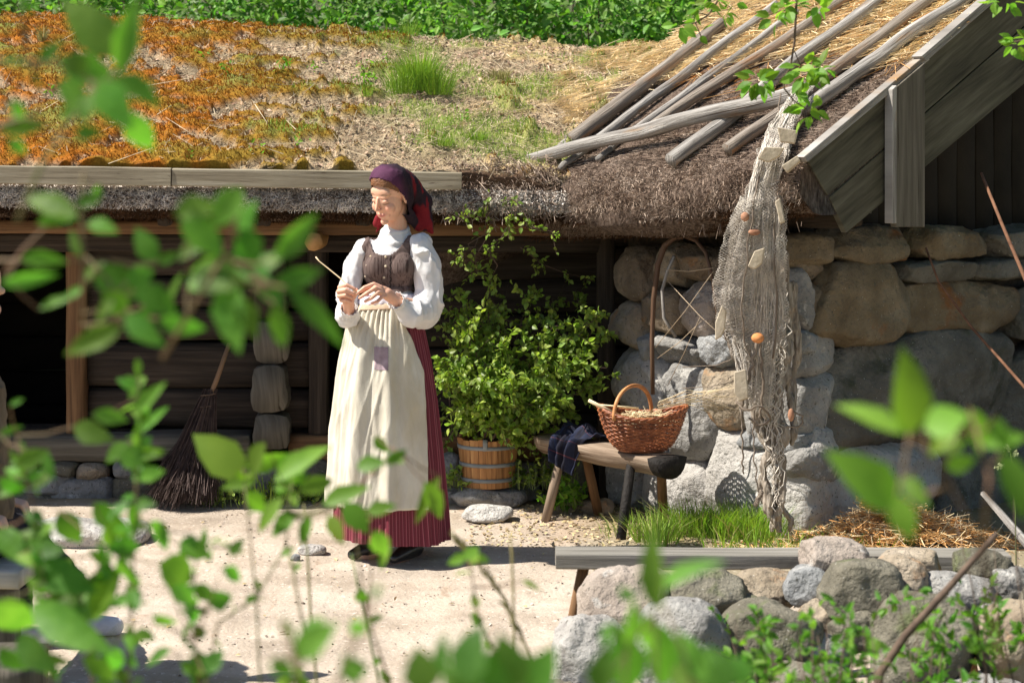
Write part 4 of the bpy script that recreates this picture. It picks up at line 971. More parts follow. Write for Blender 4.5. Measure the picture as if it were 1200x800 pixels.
# ---- fishing net hung from the pole end, with floats
net = thing('fishing_net', 'tangled grey fishing net with wooden floats hung over the eave', 'net', P(905, 610, 8.6))
M['net'] = mk('net', [(.3, (.42, .37, .32)), (.7, (.74, .69, .62))], 9, rough=.9, bump=0, isl=.25)
M['netdark'] = mk('netdark', [(.28, (.10, .075, .055)), (.5, (.24, .19, .15)), (.72, (.40, .34, .28))], 1, (60, 4, 1), 'UV', rough=.95, bump=1, bscale=4, bdist=.01)
M['float'] = mk('float', [(.3, (.42, .34, .24)), (.7, (.66, .57, .44))], 14, rough=.7, bump=.3, bscale=50)
def roofP(px, py, l): return ray_plane(px, py, E0 + rn * l, rn)
def line3(sp, n):       # sp: list of (point, width) -> n samples, smoothed
    P_ = np.array([list(p) + [w] for p, w in sp]); L = np.concatenate([[0], np.cumsum(np.linalg.norm(np.diff(P_[:, :3], axis=0), axis=1))]); x = np.linspace(0, L[-1], n)
    o = np.stack([np.interp(x, L, P_[:, k]) for k in range(4)], 1)
    for _ in range(3): o[1:-1] = (o[:-2] + 2 * o[1:-1] + o[2:]) / 4
    return o
def netsheet(sp, nu, nv, folds, seed, thick, name):
    ln = line3(sp, nv); G = np.zeros((nv, nu, 3)); rs_ = np.random.RandomState(seed)
    for j in range(nv):
        u = np.linspace(-1, 1, nu); c_ = ln[j, :3]; w_ = ln[j, 3] * (1 + .22 * noise.noise(Vector((j * .045, seed, 0))) + .12 * noise.noise(Vector((j * .16, seed, 5))))
        ph = u * folds * math.pi + seed; zz = 2 / math.pi * np.arcsin(np.sin(ph))
        x_ = (u * .62 + .38 * zz) * w_ + .012 * fbm(u * 6, np.full(nu, j * .09), np.full(nu, seed * 1.), 3)
        y_ = -abs(thick) * (.5 + .5 * np.cos(ph * .5 + j * .03)) - .012 * np.abs(fbm(u * 5, np.full(nu, j * .12), np.full(nu, seed + 5.), 3))
        G[j, :, 0] = c_[0] + x_ * .93; G[j, :, 1] = c_[1] + y_ - x_ * .1; G[j, :, 2] = c_[2] + .012 * fbm(u * 4, np.full(nu, j * .1), np.full(nu, seed + 9.), 2)
    A = []; B = []
    for j in range(nv - 1):
        i0 = np.arange(j % 2, nu, 2)
        for dlt in (-1, 1):
            k_ = i0 + dlt; ok = (k_ >= 0) & (k_ < nu); A.append(G[j, i0[ok]]); B.append(G[j + 1, k_[ok]])
    return sticks(name, np.concatenate(A), np.concatenate(B), .0009, M['net'], net, r1=.0009)
top = [(roofP(938, 102, .10), .035), (roofP(925, 125, .09), .045), (roofP(912, 150, .07), .06), (roofP(904, 180, .06), .075), (P(896, 212, 8.55), .085), (P(892, 250, 8.53), .10), (P(888, 300, 8.54), .13)]
mid = [(P(884, 345, 8.58), .16), (P(884, 390, 8.6), .15), (P(886, 430, 8.62), .11), (P(884, 480, 8.64), .08)]
netsheet(top + mid, 84, 240, 5, 1, .05, 'netting')
netsheet([(p + Vector((.03, -.01, 0)), w * .75) for p, w in top + [(P(892, 345, 8.6), .12), (P(895, 400, 8.62), .11)]], 64, 210, 4, 4, .06, 'netting')
netsheet([(P(880, 230, 8.52), .08), (P(868, 270, 8.50), .10), (P(862, 310, 8.52), .11), (P(856, 350, 8.55), .12), (P(862, 385, 8.6), .10), (P(880, 420, 8.6), .06)], 64, 130, 4, 7, .05, 'netting')
# thick twisted hank below and ropes
def limb_(pts, rs): return [('c', pts[i], pts[i + 1], rs[i], rs[i + 1]) for i in range(len(pts) - 1)]
def wob(pts, amp, seed, n=40):
    ln = line3([(p, 0) for p in pts], n); return [Vector(ln[i, :3]) + Vector((noise.noise(Vector((i * .35, seed, 0))), noise.noise(Vector((i * .35, seed, 5))) * .6, 0)) * amp for i in range(n)]
prims = []
hank = [P(905, 320, 8.70), P(908, 380, 8.70), P(904, 430, 8.68), P(902, 480, 8.68), P(906, 530, 8.68), P(907, 575, 8.68), P(908, 622, 8.68)]
for k in range(13):
    an = k * 2 * math.pi / 13; pts = wob(hank, .07, k * 3.1, 26); j0 = 0 if k % 3 else 6; j1 = (26, 24, 17, 26, 20)[k % 5]
    pts = [p + Vector((math.cos(an + i * .05), math.sin(an + i * .05) * .5, 0)) * (.066 * (1 - .55 * i / 26)) for i, p in enumerate(pts)][j0:j1]
    rr = [.017 * (1 + .45 * noise.noise(Vector((i * .5, k, 3)))) * (1 - .35 * i / 26) for i in range(len(pts))]; rr[-1] *= .5
    prims += limb_(pts, rr)
for pp in ([P(925, 335, 8.72), P(931, 380, 8.74), P(934, 430, 8.76), P(928, 478, 8.75)], [P(920, 300, 8.70), P(926, 360, 8.72), P(924, 430, 8.73), P(926, 520, 8.72)], [P(885, 400, 8.64), P(880, 440, 8.62), P(872, 478, 8.60)]):
    prims += limb_(wob(pp, .03, pp[0].x * 30, 12), [.022 * (1 - .04 * i) for i in range(12)])
def hankpost(c, n):
    f = fbm(c[:, 0] * 55, c[:, 1] * 55, c[:, 2] * 9, 3); g_ = fbm(c[:, 0] * 18, c[:, 1] * 18, c[:, 2] * 12 + 4, 2)
    return c + n * ((1 - np.abs(f)) ** 2 * .010 - .006 + g_ * .007)[:, None]
co, no, fs = organic(prims, .006, 2, hankpost); link('twisted_hank', co, fs, mk('hank', [(.3, (.14, .115, .09)), (.5, (.33, .28, .23)), (.7, (.56, .50, .43))], 1.0, (70, 70, 9), rough=.95, bump=1, bscale=1.5, bdist=.012), net)
A = []; B = []
for k in range(60):
    pts = np.array([list(p) for p in wob(hank, .05, 200 + k * 1.7, 60)]); a_ = rng.randint(0, 40); b_ = a_ + rng.randint(8, 20); w_ = rng.uniform(-1, 1)
    pts = pts + np.array([w_ * .055, -.055 - .02 * rng.rand(), 0]) * np.linspace(1, .6, 60)[:, None] + rng.normal(size=pts.shape) * .0015; pts = pts[a_:b_]; A.append(pts[:-1]); B.append(pts[1:])
sticks('hank_strands', np.concatenate(A), np.concatenate(B), .0022, M['net'], net, r1=.0022)

mb = MB()
for k, (pp, r_) in enumerate((([P(915, 110, 8.9), P(908, 170, 8.6), P(912, 220, 8.48), P(905, 290, 8.46), P(912, 350, 8.5), P(906, 420, 8.55)], .004), ([P(925, 120, 8.9), P(915, 190, 8.55), P(918, 260, 8.47), P(922, 330, 8.5)], .005),
        ([P(890, 200, 8.5), P(880, 260, 8.44), P(872, 330, 8.46), P(868, 380, 8.5), P(885, 440, 8.55)], .004), ([P(888, 400, 8.5), P(878, 440, 8.5), P(868, 478, 8.52)], .008), ([P(890, 400, 8.52), P(895, 450, 8.55), P(890, 490, 8.55)], .006),
        ([P(868, 475, 8.55), P(870, 510, 8.56), P(871, 555, 8.56)], .004), ([P(884, 478, 8.55), P(883, 530, 8.56), P(888, 570, 8.55), P(893, 590, 8.55)], .0035), ([P(893, 575, 8.5), P(885, 592, 8.5)], .010),
        ([P(862, 470, 8.5), P(875, 482, 8.45), P(890, 474, 8.45), P(905, 490, 8.5), P(892, 500, 8.5), P(878, 490, 8.5)], .005), ([P(925, 480, 8.6), P(942, 488, 8.6), P(938, 500, 8.6), P(922, 500, 8.6)], .004),
        ([P(848, 380, 8.6), P(856, 410, 8.6), P(870, 440, 8.6), P(880, 460, 8.6)], .009), ([P(858, 370, 8.6), P(866, 410, 8.58), P(876, 450, 8.58)], .007), ([P(800, 430, 8.9), P(840, 428, 8.75), P(870, 415, 8.6)], .002), ([P(800, 455, 8.95), P(840, 452, 8.8), P(872, 432, 8.6)], .002))):
    mb.tube(wob(pp, .012, 70 + k, 30), r_, 6)
mb.build('rope', M['netdark'], net)
n_ = 0; A = []; B = []
for k in range(64):
    ww = rng.uniform(-1, 1); ln_ = line3(top + mid, 90); j0 = rng.randint(0, 30); j1 = rng.randint(55, 90)
    pts = np.array([ln_[j, :3] + np.array([.93, -.1, 0]) * ln_[j, 3] * (ww * .8 + .25 * noise.noise(Vector((j * .05, k * 2.1, 0)))) + np.array([0, -.05 - .02 * noise.noise(Vector((j * .1, k, 4))), 0]) for j in range(j0, j1)])
    for q_ in (0, .003):
        pts2 = pts + np.array([q_, -q_, 0]) + rng.normal(size=pts.shape) * .0012; A.append(pts2[:-1]); B.append(pts2[1:])
sticks('loose_strands', np.concatenate(A), np.concatenate(B), .0019, M['net'], net, r1=.0019)
def flt(pts2, Yd, th, rot=0):
    mb = MB(); pl = [P(x, y, Yd + .0) for x, y in pts2]; n_ = Vector((-.25, -1, .25)).normalized(); mb.slab(pl[::-1] if False else pl, n_, th); return mb.build('wooden_float', M['float'], net, smooth=False, bevel=.004)
flt([(911, 149), (935, 153), (931, 168), (914, 166)], 8.44, .02)
flt([(888, 186), (896, 172), (919, 173), (913, 183), (900, 190)], 8.40, .016)
flt([(916, 194), (934, 182), (938, 188), (922, 202)], 8.38, .03)
flt([(908, 236), (914, 232), (920, 259), (914, 262)], 8.36, .022)
flt([(876, 312), (884, 294), (896, 290), (893, 308), (884, 315)], 8.36, .02)
flt([(838, 398), (838, 378), (846, 357), (851, 365), (849, 385), (845, 394)], 8.46, .018)
flt([(860, 436), (874, 432), (877, 466), (866, 470), (860, 460)], 8.46, .02)
mb = MB(); mb.ell(P(888, 396, 8.42), (.027, .027, .022)); mb.build('ball_float', mk('orange_float', [(.3, (.50, .17, .05)), (.7, (.72, .32, .12))], 30, rough=.7, bump=.3), net)['label'] = 'round orange cork ball'
M['clay'] = mk('clay', [(.3, (.26, .12, .07)), (.7, (.5, .27, .17))], 20, bump=.3)
for c__, r__ in ((P(873, 254, 8.42), (.018, .016, .02)), (P(884, 272, 8.42), (.026, .014, .014)), (P(927, 486, 8.55), (.014, .014, .028))):
    mb = MB(); mb.ell(c__, r__); mb.build('clay_sinker', M['clay'], net)

# ---- straw heap by the gable, dry sticks
st = thing('straw_heap', 'heap of loose golden straw at the foot of the barn wall', 'straw heap', (1.72, 8.72, 0)); 
n = 2600; u = rng.normal(size=n) * .22; v = rng.normal(size=n) * .12; hgt = .20 * np.exp(-(u / .27) ** 2 - (v / .2) ** 2) * (1 + .3 * fbm(u * 9, v * 9, 0 * u, 2))
p = np.stack([1.70 + u * 1.15, 8.74 + v + u * .15, hgt * rng.uniform(.35, 1, n) + .01], 1); d = rdir(n); d[:, 2] *= .4; ln = rng.uniform(.02, .09, n)[:, None]
sticks('golden_straw', p - d * ln, p + d * ln, .0017, M['orangestraw'], st); st['kind'] = 'stuff'
n = 900; k = rng.choice(len(p), n); sticks('pale_straw', p[k] - d[k] * .05, p[k] + d[k] * .08 + np.array([0, 0, .02]), .0015, M['straw'], st)
def branch(name, label, pts, rad, mat='twig', cat='stick', leaves=None, **kw):
    mb = MB(); m = len(pts); mb.tube(pts, [rad * (1 - .5 * i / (m - 1)) for i in range(m)], 7)
    o = mb.build(name, M[mat]); return tag(o, label, cat)
M['redtwig'] = mk('redtwig', [(.3, (.10, .045, .025)), (.7, (.24, .12, .07))], 20, bump=.3)
branch('leaning_stick', 'tall thin brown stick leaning before the dark gable', [P(1150, 203, 8.9), P(1174, 262, 8.7), P(1205, 335, 8.5), P(1235, 420, 8.3), P(1260, 545, 8.1), P(1275, 660, 7.9)][::-1], .013, 'redtwig')
branch('leaning_stick', 'long thin stick bowed across the brown boulder of the gable', [P(1085, 290, 8.9), P(1100, 330, 8.85), P(1140, 385, 8.7), P(1180, 430, 8.5), P(1215, 470, 8.4), P(1260, 560, 8.2), P(1285, 660, 7.8)][::-1], .009, 'redtwig')
branch('leaning_stick', 'pale grey dead stick lying over the stones at the right', [P(1152, 578, 7.0), P(1180, 610, 6.8), P(1215, 650, 6.6), P(1260, 700, 6.4)][::-1], .02, 'greywood')

# ---- low plank bench behind the boulders
pb_ = thing('plank_bench', 'long low grey plank bench behind the row of boulders', 'bench', P(900, 790, 6.6))
mb = MB(); mb.beam(P(651, 653, 6.60), P(1180, 655, 6.60), .125, .05, segs=40, seed=77, rough=.004, e=9)
M['plankgrey'] = mk('plankgrey', [(.28, (.11, .10, .085)), (.5, (.22, .205, .18)), (.72, (.36, .34, .31))], 1, (34, 1.5, 1), 'UV', rough=.8, bump=.6, bscale=2.5, bdist=.005, spots=[((.07, .06, .05), 1, .62, .68, (30, .8, 1))])
mb.build('seat', M['plankgrey'], pb_, smooth=False)
for (a_, b_) in (((684, 664), (668, 740)), ((1120, 664), (1132, 735))):
    f0, f1 = P(*a_, 6.60), P(*b_, 6.60); d_ = (f1 - f0); f1 = f0 + d_ * (f0.z / -d_.z)
    mb = MB(); mb.tube([f1, f0], [.016, .019], 8); mb.build('leg', M['brownpost'], pb_)

# ---- row of boulders in front
bw = thing('boulder_wall', 'row of big rounded boulders piled before the plank bench', 'stone wall', (1.0, 6.2, 0))
BL = [(738, 716, 110, 100, 6.25, 'st_pink'), (690, 768, 104, 100, 6.05, 'st_pale'), (799, 762, 104, 118, 5.95, 'st_grey'), (832, 705, 96, 78, 6.22, 'st_grey'), (900, 690, 84, 50, 6.34, 'st_pink'), (902, 752, 112, 100, 6.0, 'st_grey'),
      (976, 656, 88, 60, 6.30, 'st_pink'), (945, 686, 54, 50, 6.22, 'st_blue'), (1010, 697, 88, 78, 6.12, 'st_green'), (1056, 684, 64, 72, 6.22, 'st_tan'), (1062, 662, 84, 40, 6.38, 'st_tan'), (1120, 692, 90, 50, 6.2, 'st_blue'),
      (1082, 756, 118, 122, 5.92, 'st_green'), (1001, 738, 60, 48, 6.0, 'st_grey'), (1148, 664, 78, 44, 6.34, 'st_green'), (1182, 682, 74, 44, 6.3, 'st_blue'), (1196, 752, 100, 110, 5.9, 'st_pink'), (950, 806, 100, 70, 5.85, 'st_green'),
      (1150, 832, 120, 80, 5.75, 'st_grey'), (850, 835, 100, 70, 5.8, 'st_grey'), (740, 838, 120, 80, 5.85, 'st_grey'), (650, 830, 90, 70, 5.9, 'st_grey'), (1030, 840, 110, 70, 5.7, 'st_grey'), (1230, 690, 70, 60, 6.2, 'st_green'), (1150, 720, 60, 50, 6.15, 'st_grey'), (872, 722, 66, 56, 6.18, 'st_green'), (962, 728, 64, 62, 6.14, 'st_tan'), (850, 778, 60, 60, 6.05, 'st_green'), (960, 770, 70, 60, 5.98, 'st_grey'), (782, 700, 50, 50, 6.3, 'st_tan')]
for k, (cx, cy, w, h, Yd, mt) in enumerate(BL):
    s_ = Yd / FP; c_ = P(cx, cy + 2, Yd); mt = {'st_pink': 'st_tan' if k in (4, 16) else 'st_pink', 'st_blue': 'st_grey' if k != 7 else 'st_blue', 'st_grey': 'st_green' if k % 2 else 'st_grey'}.get(mt, mt)
    if k in (0, 2, 3, 5, 8, 12): w *= 1.10; h *= 1.07
    stone('boulder', c_, (w * s_, max(w, h) * s_ * .85, h * s_), 700 + k, M[mt], bw, rot=k * .0, tilt=.12 * math.sin(k * 2.3), box=2.5 if k not in (8, 7) else 3.2, sub=5, rough=1.8, facets=9 if k not in (7, 8) else 16)

# ---- bushes beyond the ridge
back = []
for k, (cx, cy, w, Yd) in enumerate(((-60, 5, 210, 14.5), (120, 2, 190, 15.2), (270, 4, 190, 14.6), (420, 8, 200, 15.0), (560, 14, 190, 14.4), (690, 8, 200, 14.8), (820, -5, 200, 15.2), (60, -60, 300, 18), (330, -60, 320, 18.5), (620, -60, 320, 18), (860, -60, 260, 18.5))):
    c_ = P(cx, cy, Yd); zb = float(ground_z(np.array([c_.x]), np.array([Yd]))[0]); rw = w * Yd / FP / 2
    t_ = thing('shrub', 'bright', 'shrub', (c_.x, Yd, zb), 'shrubs beyond the mossy roof')
    rs_ = np.random.RandomState(900 + k); n = 3600 if k < 7 else 3000; hgt = (c_.z - zb) + .35 + (.5 if k > 6 else 0)
    q = rdir(n, rs_) * (rs_.rand(n, 1) ** .25); lump = 1 + .22 * fbm(q[:, 0] * 2.5, q[:, 1] * 2.5 + k, q[:, 2] * 2.5, 3)
    q = q * lump[:, None]; Cc = np.array([c_.x, Yd, zb + hgt * .5]) + q * np.array([rw * 1.25, .5, hgt * .55])
    Dd = q * .6 + rdir(n, rs_) * .8; Nn = rdir(n, rs_) * .8 + q * .5 + np.array([-.5, -.5, .8])
    leafmesh('foliage', Cc, Dd, Nn, (.085 if k < 7 else .10) * rs_.uniform(.6, 1.2, n), M['leaf_back'], t_, .5)
    sticks('stems', np.tile([c_.x, Yd, zb - .1], (24, 1)) + rdir(24, rs_) * np.array([rw * .4, .2, .02]), np.array([c_.x, Yd, zb + hgt * .5]) + rdir(24, rs_) * np.array([rw, .4, hgt * .4]), .01, M['twig'], t_)
    back.append(t_)
for t_, l in zip(back, ('bright green shrub behind the far left of the ridge, beyond the orange moss', 'lime green shrub second from the left behind the mossy ridge', 'leafy green shrub behind the ridge above the eave board joint', 'green shrub behind the ridge left of the tall grass tuft',
                        'dense green shrub behind the ridge above the head scarf', 'dark leafed shrub behind the grassy end of the roof', 'shaded shrub hidden behind the straw of the barn', 'tall shrub farther back at the left edge', 'tall shrub farther back left of centre', 'tall shrub farther back above the grassy roof', 'tall shrub farther back behind the barn thatch')): t_['label'] = l

# ================================================================== THE WOMAN
WD = 8.48
def W(px, py, dy=0.0): return P(px, py, WD + dy)
def pxy(co): return 600 + FP * co[:, 0] / co[:, 1], HY + FP * (CH - co[:, 2]) / co[:, 1]
wom = thing('person', 'woman in purple head scarf and pale apron over maroon skirt, looking at her hands', 'person', (W(457, 656).x, WD, 0))
HM = Matrix.Rotation(R(-40), 3, 'Z') @ Matrix.Rotation(R(19), 3, 'X') @ Matrix.Rotation(R(4), 3, 'Y')
HC = W(458, 229, -.03)
h = lambda x, y, z: HC + HM @ Vector((x, y, z))
TM = Matrix.Rotation(R(-18), 3, 'Z')
def head_prims():
    p = [('e', h(0, .018, .036), (.073, .092, .080), HM), ('e', h(0, -.022, -.018), (.0605, .062, .082), HM), ('e', h(0, -.026, -.062), (.046, .052, .040), HM),
         ('e', h(0, -.066, -.094), (.017, .016, .015), HM), ('e', h(0, -.058, .034), (.052, .021, .032), HM), ('e', h(0, -.0695, .018), (.040, .010, .009), HM)]
    for s in (-1, 1):
        p += [('e', h(s * .035, -.055, -.032), (.024, .022, .026), HM), ('e', h(s * .030, -.0675, .001), (.0140, .0125, .0095), HM), ('e', h(s * .0085, -.089, -.034), (.0062, .008, .0055), HM),
              ('e', h(s * .072, .014, -.008), (.008, .017, .028), HM), ('e', h(s * .022, -.0645, -.056), (.014, .012, .020), HM)]
    p += [('c', h(0, -.079, .014), h(0, -.100, -.027), .0066, .0078), ('e', h(0, -.099, -.030), (.0078, .0085, .0072), HM),
          ('e', h(0, -.0775, -.0575), (.0215, .0080, .0042), HM), ('e', h(0, -.0768, -.0655), (.0180, .0080, .0048), HM), ('e', h(0, -.0705, -.062), (.028, .012, .020), HM)]
    return p
NECK = [('c', h(0, .030, -.055), W(464, 280, .025), .043, .048), ('c', W(462, 280, .02), W(458, 300, .02), .050, .06)]
def limb(pts, rs): return [('c', pts[i], pts[i + 1], rs[i], rs[i + 1]) for i in range(len(pts) - 1)]
SL, EL, WL = W(492, 292, -.03), W(498, 368, -.05), W(465, 353, -.215)
SR, ER, WR = W(429, 294, .04), W(404, 370, -.02), W(409, 363, -.19)
hands = limb([WL, W(453, 344, -.245)], [.024, .026]) + [('e', W(450, 342, -.25), (.034, .016, .024), Matrix.Rotation(R(25), 3, 'Y') @ Matrix.Rotation(R(30), 3, 'Z'))]
hands += limb([W(446, 337, -.262), W(438, 333, -.272), W(427, 337, -.288), W(418.5, 344, -.290)], [.0115, .0098, .0085, .0068])
hands += limb([W(447, 341, -.268), W(440, 337.5, -.285), W(430, 343.5, -.303), W(421.5, 349, -.297)], [.0115, .0098, .0085, .0068])
hands += limb([W(449, 344, -.268), W(443.5, 342.5, -.288), W(435.5, 349, -.305), W(428, 353, -.290)], [.0112, .0093, .0080, .0066])
hands += limb([W(452, 347, -.262), W(448, 347.5, -.280), W(442.5, 353, -.293), W(436, 355.5, -.278)], [.0105, .0085, .0073, .0060])
hands += limb([W(455, 342, -.235), W(443, 336.5, -.240), W(431, 338.5, -.256), W(420.5, 342, -.272)], [.0135, .0118, .0098, .0075])
hands += limb([WR, W(408, 352, -.225)], [.023, .026]) + [('e', W(405.5, 345.5, -.235), (.022, .017, .030), Matrix.Rotation(R(20), 3, 'Z'))]
hands += limb([W(401, 340, -.245), W(398, 336.5, -.268), W(406, 333.8, -.290), W(415.5, 338.5, -.290)], [.0112, .0098, .0085, .0068])
hands += limb([W(400, 344, -.245), W(396.5, 341.5, -.272), W(405, 339.8, -.298), W(414, 344, -.293)], [.0112, .0098, .0085, .0068])
hands += limb([W(400, 348, -.242), W(397, 346.8, -.270), W(405, 345.8, -.295), W(412.5, 349, -.285)], [.0110, .0093, .0082, .0066])
hands += limb([W(402, 352, -.238), W(399.5, 352, -.262), W(406, 351.6, -.284), W(411.5, 354, -.275)], [.0100, .0083, .0073, .0060])
hands += limb([W(411, 352, -.215), W(415.5, 346, -.232), W(417.5, 339.5, -.262)], [.0130, .0110, .0078])
torso = lambda g: [('e', W(457, 309, .01), (.116 + g, .084 + g, .125 + g), TM), ('c', W(432, 293, .03), W(488, 290, -.02), .042 + g, .042 + g), ('e', W(471, 312, -.058), (.044 + g, .038 + g, .050 + g), TM),
                   ('e', W(443, 313, -.036), (.043 + g, .038 + g, .050 + g), TM), ('e', W(457, 347, .01), (.106 + g, .082 + g, .07 + g), TM), ('c', W(461, 272, .02), W(459, 292, .02), .050 + g, .075 + g)]
legs = [('e', W(456, 385, .02), (.13, .10, .12))] + limb([W(445, 400, .02), W(440, 520, .0), W(441, 640, .02)], [.085, .058, .038]) + limb([W(468, 400, .02), W(474, 520, .02), W(478, 640, -.01)], [.085, .058, .038]) + [('c', W(441, 645, .02), W(424, 651, -.02), .034, .028), ('c', W(478, 646, -.01), W(466, 652, -.06), .034, .028)]
body = head_prims() + NECK + torso(-.030) + limb([SL, W(500, 330, -.035), W(496, 362, -.07)], [.034, .038, .034]) + limb([W(496, 362, -.07), WL], [.034, .024]) + limb([SR, W(412, 335, .01), W(406, 364, -.05)], [.030, .034, .032]) + limb([W(406, 364, -.05), WR], [.032, .024]) + hands + legs
co, no, fs = organic(body, .0026, 3)
loc = (co - np.array(HC)) @ np.array(HM)          # back into head coordinates (HM is orthogonal)
def gauss(x, z, sx, sz): return np.exp(-((np.abs(loc[:, 0]) - x) / sx) ** 2 - ((loc[:, 2] - z) / sz) ** 2)
front = (loc[:, 1] < -.045) & (loc[:, 2] > -.12) & (np.abs(loc[:, 0]) < .07)
skin = np.ones((len(co), 3)) * np.array([.76, .44, .305])
def tint(c, m, col): return c * (1 - m[:, None]) + np.array(col) * m[:, None]
fr = front.astype(float)
skin = tint(skin, .45 * fr * gauss(.037, -.03, .022, .02), (.78, .32, .22))
arc = .026 + .005 * np.cos((np.abs(loc[:, 0]) - .03) / .016 * 1.3)
skin = tint(skin, .75 * fr * np.exp(-((np.abs(loc[:, 0]) - .033) / .016) ** 4 - ((loc[:, 2] - arc) / .0032) ** 2), (.22, .11, .06))
lid = -.0065 - .004 * np.cos((np.abs(loc[:, 0]) - .031) / .015 * 1.4)
skin = tint(skin, .85 * fr * np.exp(-((np.abs(loc[:, 0]) - .031) / .0145) ** 4 - ((loc[:, 2] - lid) / .0026) ** 2), (.10, .05, .035))
skin = tint(skin, .35 * fr * gauss(.031, .008, .015, .006), (.50, .24, .18))
skin = tint(skin, .85 * fr * np.exp(-((loc[:, 0]) / .0245) ** 4 - ((loc[:, 2] + .062 - 7 * loc[:, 0] ** 2) / (.0082 - 5 * loc[:, 0] ** 2)) ** 4), (.66, .22, .19))
skin = tint(skin, .6 * fr * np.exp(-((loc[:, 0]) / .024) ** 4 - ((loc[:, 2] + .0618 - 9 * loc[:, 0] ** 2) / .0017) ** 2), (.25, .06, .05))
hz = (np.linalg.norm(co - np.array(W(425, 345, -.27)), axis=1) < .16); skin[hz] = tint(skin[hz], np.full(hz.sum(), .5), (.74, .40, .29))
M['skin'] = mk('skin', [(.3, (.94, .94, .94)), (.7, (1.04, 1.03, 1.02))], 40, attr='Col', rough=.48, bump=.08, bscale=220, sss=(.15, (1, .35, .2), .01), spec=.4)
link('body', co, fs, M['skin'], wom, col=skin)

# hair band showing under the scarf, scarf
HT = HM @ Matrix.Rotation(R(-31), 3, 'X')
HR = [('e', h(0, .0085, .0485), (.0757, .0925, .073), HT), ('e', h(-.052, -.016, .020), (.015, .036, .040), HM)]
co, no, fs = organic(HR, .004, 4, lambda c, n: c + n * (fbm(c[:, 0] * 160, c[:, 1] * 60, c[:, 2] * 160, 2) * .0012)[:, None])
loc = (co - np.array(HC)) @ np.array(HM); cut = loc[:, 1] > -.028 + 9 * (loc[:, 2] < -9)
hc_ = np.interp(loc[:, 2], [-.1, -.02, .03, .07, .088, .12], [.03, .004, -.026, -.075, -.2, -.3]); fs = [f for f in fs if not (loc[list(f), 1] < hc_[list(f)]).any()]
link('hair', co, fs, mk('hair', [(.3, (.13, .055, .025)), (.7, (.28, .13, .06))], 60, rough=.5, bump=.5, bscale=160), wom)
SCF = [('e', h(0, .015, .053), (.0845, .1000, .081), HT), ('e', h(.055, .024, .002), (.028, .050, .078), HM), ('e', h(-.052, .030, -.005), (.033, .055, .075), HM), ('c', h(0, .085, .03), W(494, 236, .07), .060, .048),
       ('c', W(489, 232, .06), W(499, 262, .05), .052, .034), ('c', W(498, 256, .05), W(506, 272, .05), .032, .012), ('c', h(.045, .02, -.06), W(490, 266, .03), .026, .022), ('c', h(-.048, .03, -.05), W(440, 262, .07), .022, .014), ('c', h(-.045, .045, -.06), W(441, 272, .08), .014, .006)]
def wr(c, n):
    f = fbm(c[:, 0] * 16, c[:, 1] * 16, c[:, 2] * 9, 3); r_ = 1 - np.abs(f)
    return c + n * (r_ ** 3 * .0065 - .003)[:, None]
co, no, fs = organic(SCF, .0045, 5, wr)
loc = (co - np.array(HC)) @ np.array(HM)
t_ = sstep(-.03, .04, loc[:, 1] + .3 * np.clip(-loc[:, 2] + .03, 0, 1) + .012 * fbm(co[:, 0] * 30, co[:, 1] * 30, co[:, 2] * 30, 2))
c = np.ones((len(co), 3)) * np.array([.085, .022, .062]); c = tint(c, t_, (.020, .009, .016))
red = sstep(.25, .6, fbm(co[:, 0] * 34 + 3, co[:, 1] * 34, co[:, 2] * 10, 2)) * sstep(.05, .11, loc[:, 1]) + sstep(-.055, -.085, loc[:, 2]) * (loc[:, 0] < 0) * .8 + sstep(.3, .5, fbm(co[:, 0] * 20, co[:, 1] * 20, co[:, 2] * 7 + 4, 2)) * sstep(-.03, -.08, loc[:, 2])
c = tint(c, np.clip(red, 0, .85), (.24, .008, .014))
M['scarf'] = mk('scarf', [(.3, (.8, .8, .8)), (.7, (1.2, 1.2, 1.2))], 300, attr='Col', rough=.8, bump=.25, bscale=500)
yc_ = np.interp(loc[:, 2], [-.1, -.02, .04, .075, .092, .12], [.02, .004, -.022, -.046, -.060, -.085]); k_ = loc[:, 1] < yc_; k_ &= (loc[:, 2] > -.085)
fs = [f for f in fs if not k_[list(f)].any()]
o = link('headscarf', co, fs, M['scarf'], wom, col=c); s_ = o.modifiers.new('s', 'SOLIDIFY'); s_.thickness = .003; s_.offset = -1

# blouse: torso and full sleeves
M['linen'] = mk('linen', [(.3, (.76, .75, .76)), (.7, (.84, .83, .83))], 20, rough=.9, bump=.35, bscale=260, trans=(.12, (1, 1, 1)), bdist=.004)
bl = torso(-.002) + limb([W(491, 288, -.03), W(500, 310, -.035), W(503, 342, -.04), W(497, 365, -.07), W(482, 368, -.15), W(467, 356, -.195)], [.054, .062, .062, .066, .058, .030])
bl += limb([W(429, 292, .03), W(417, 312, .03), W(410, 340, .0), W(406, 364, -.04), W(406, 372, -.11), W(408, 368, -.165)], [.048, .046, .044, .046, .046, .028])
for zz_, rr_, tk in ((270, .056, .010), (276, .060, .012), (282, .066, .016)):
    cc_ = W(463, zz_, .018); ring_ = [cc_ + Vector((math.cos(t) * rr_, math.sin(t) * rr_ * .95, .012 * math.sin(t) + .006 * math.cos(t) + .003 * math.sin(3 * t + zz_))) for t in np.linspace(0, 2 * math.pi, 13)]
    bl += limb(ring_, [tk] * 13)
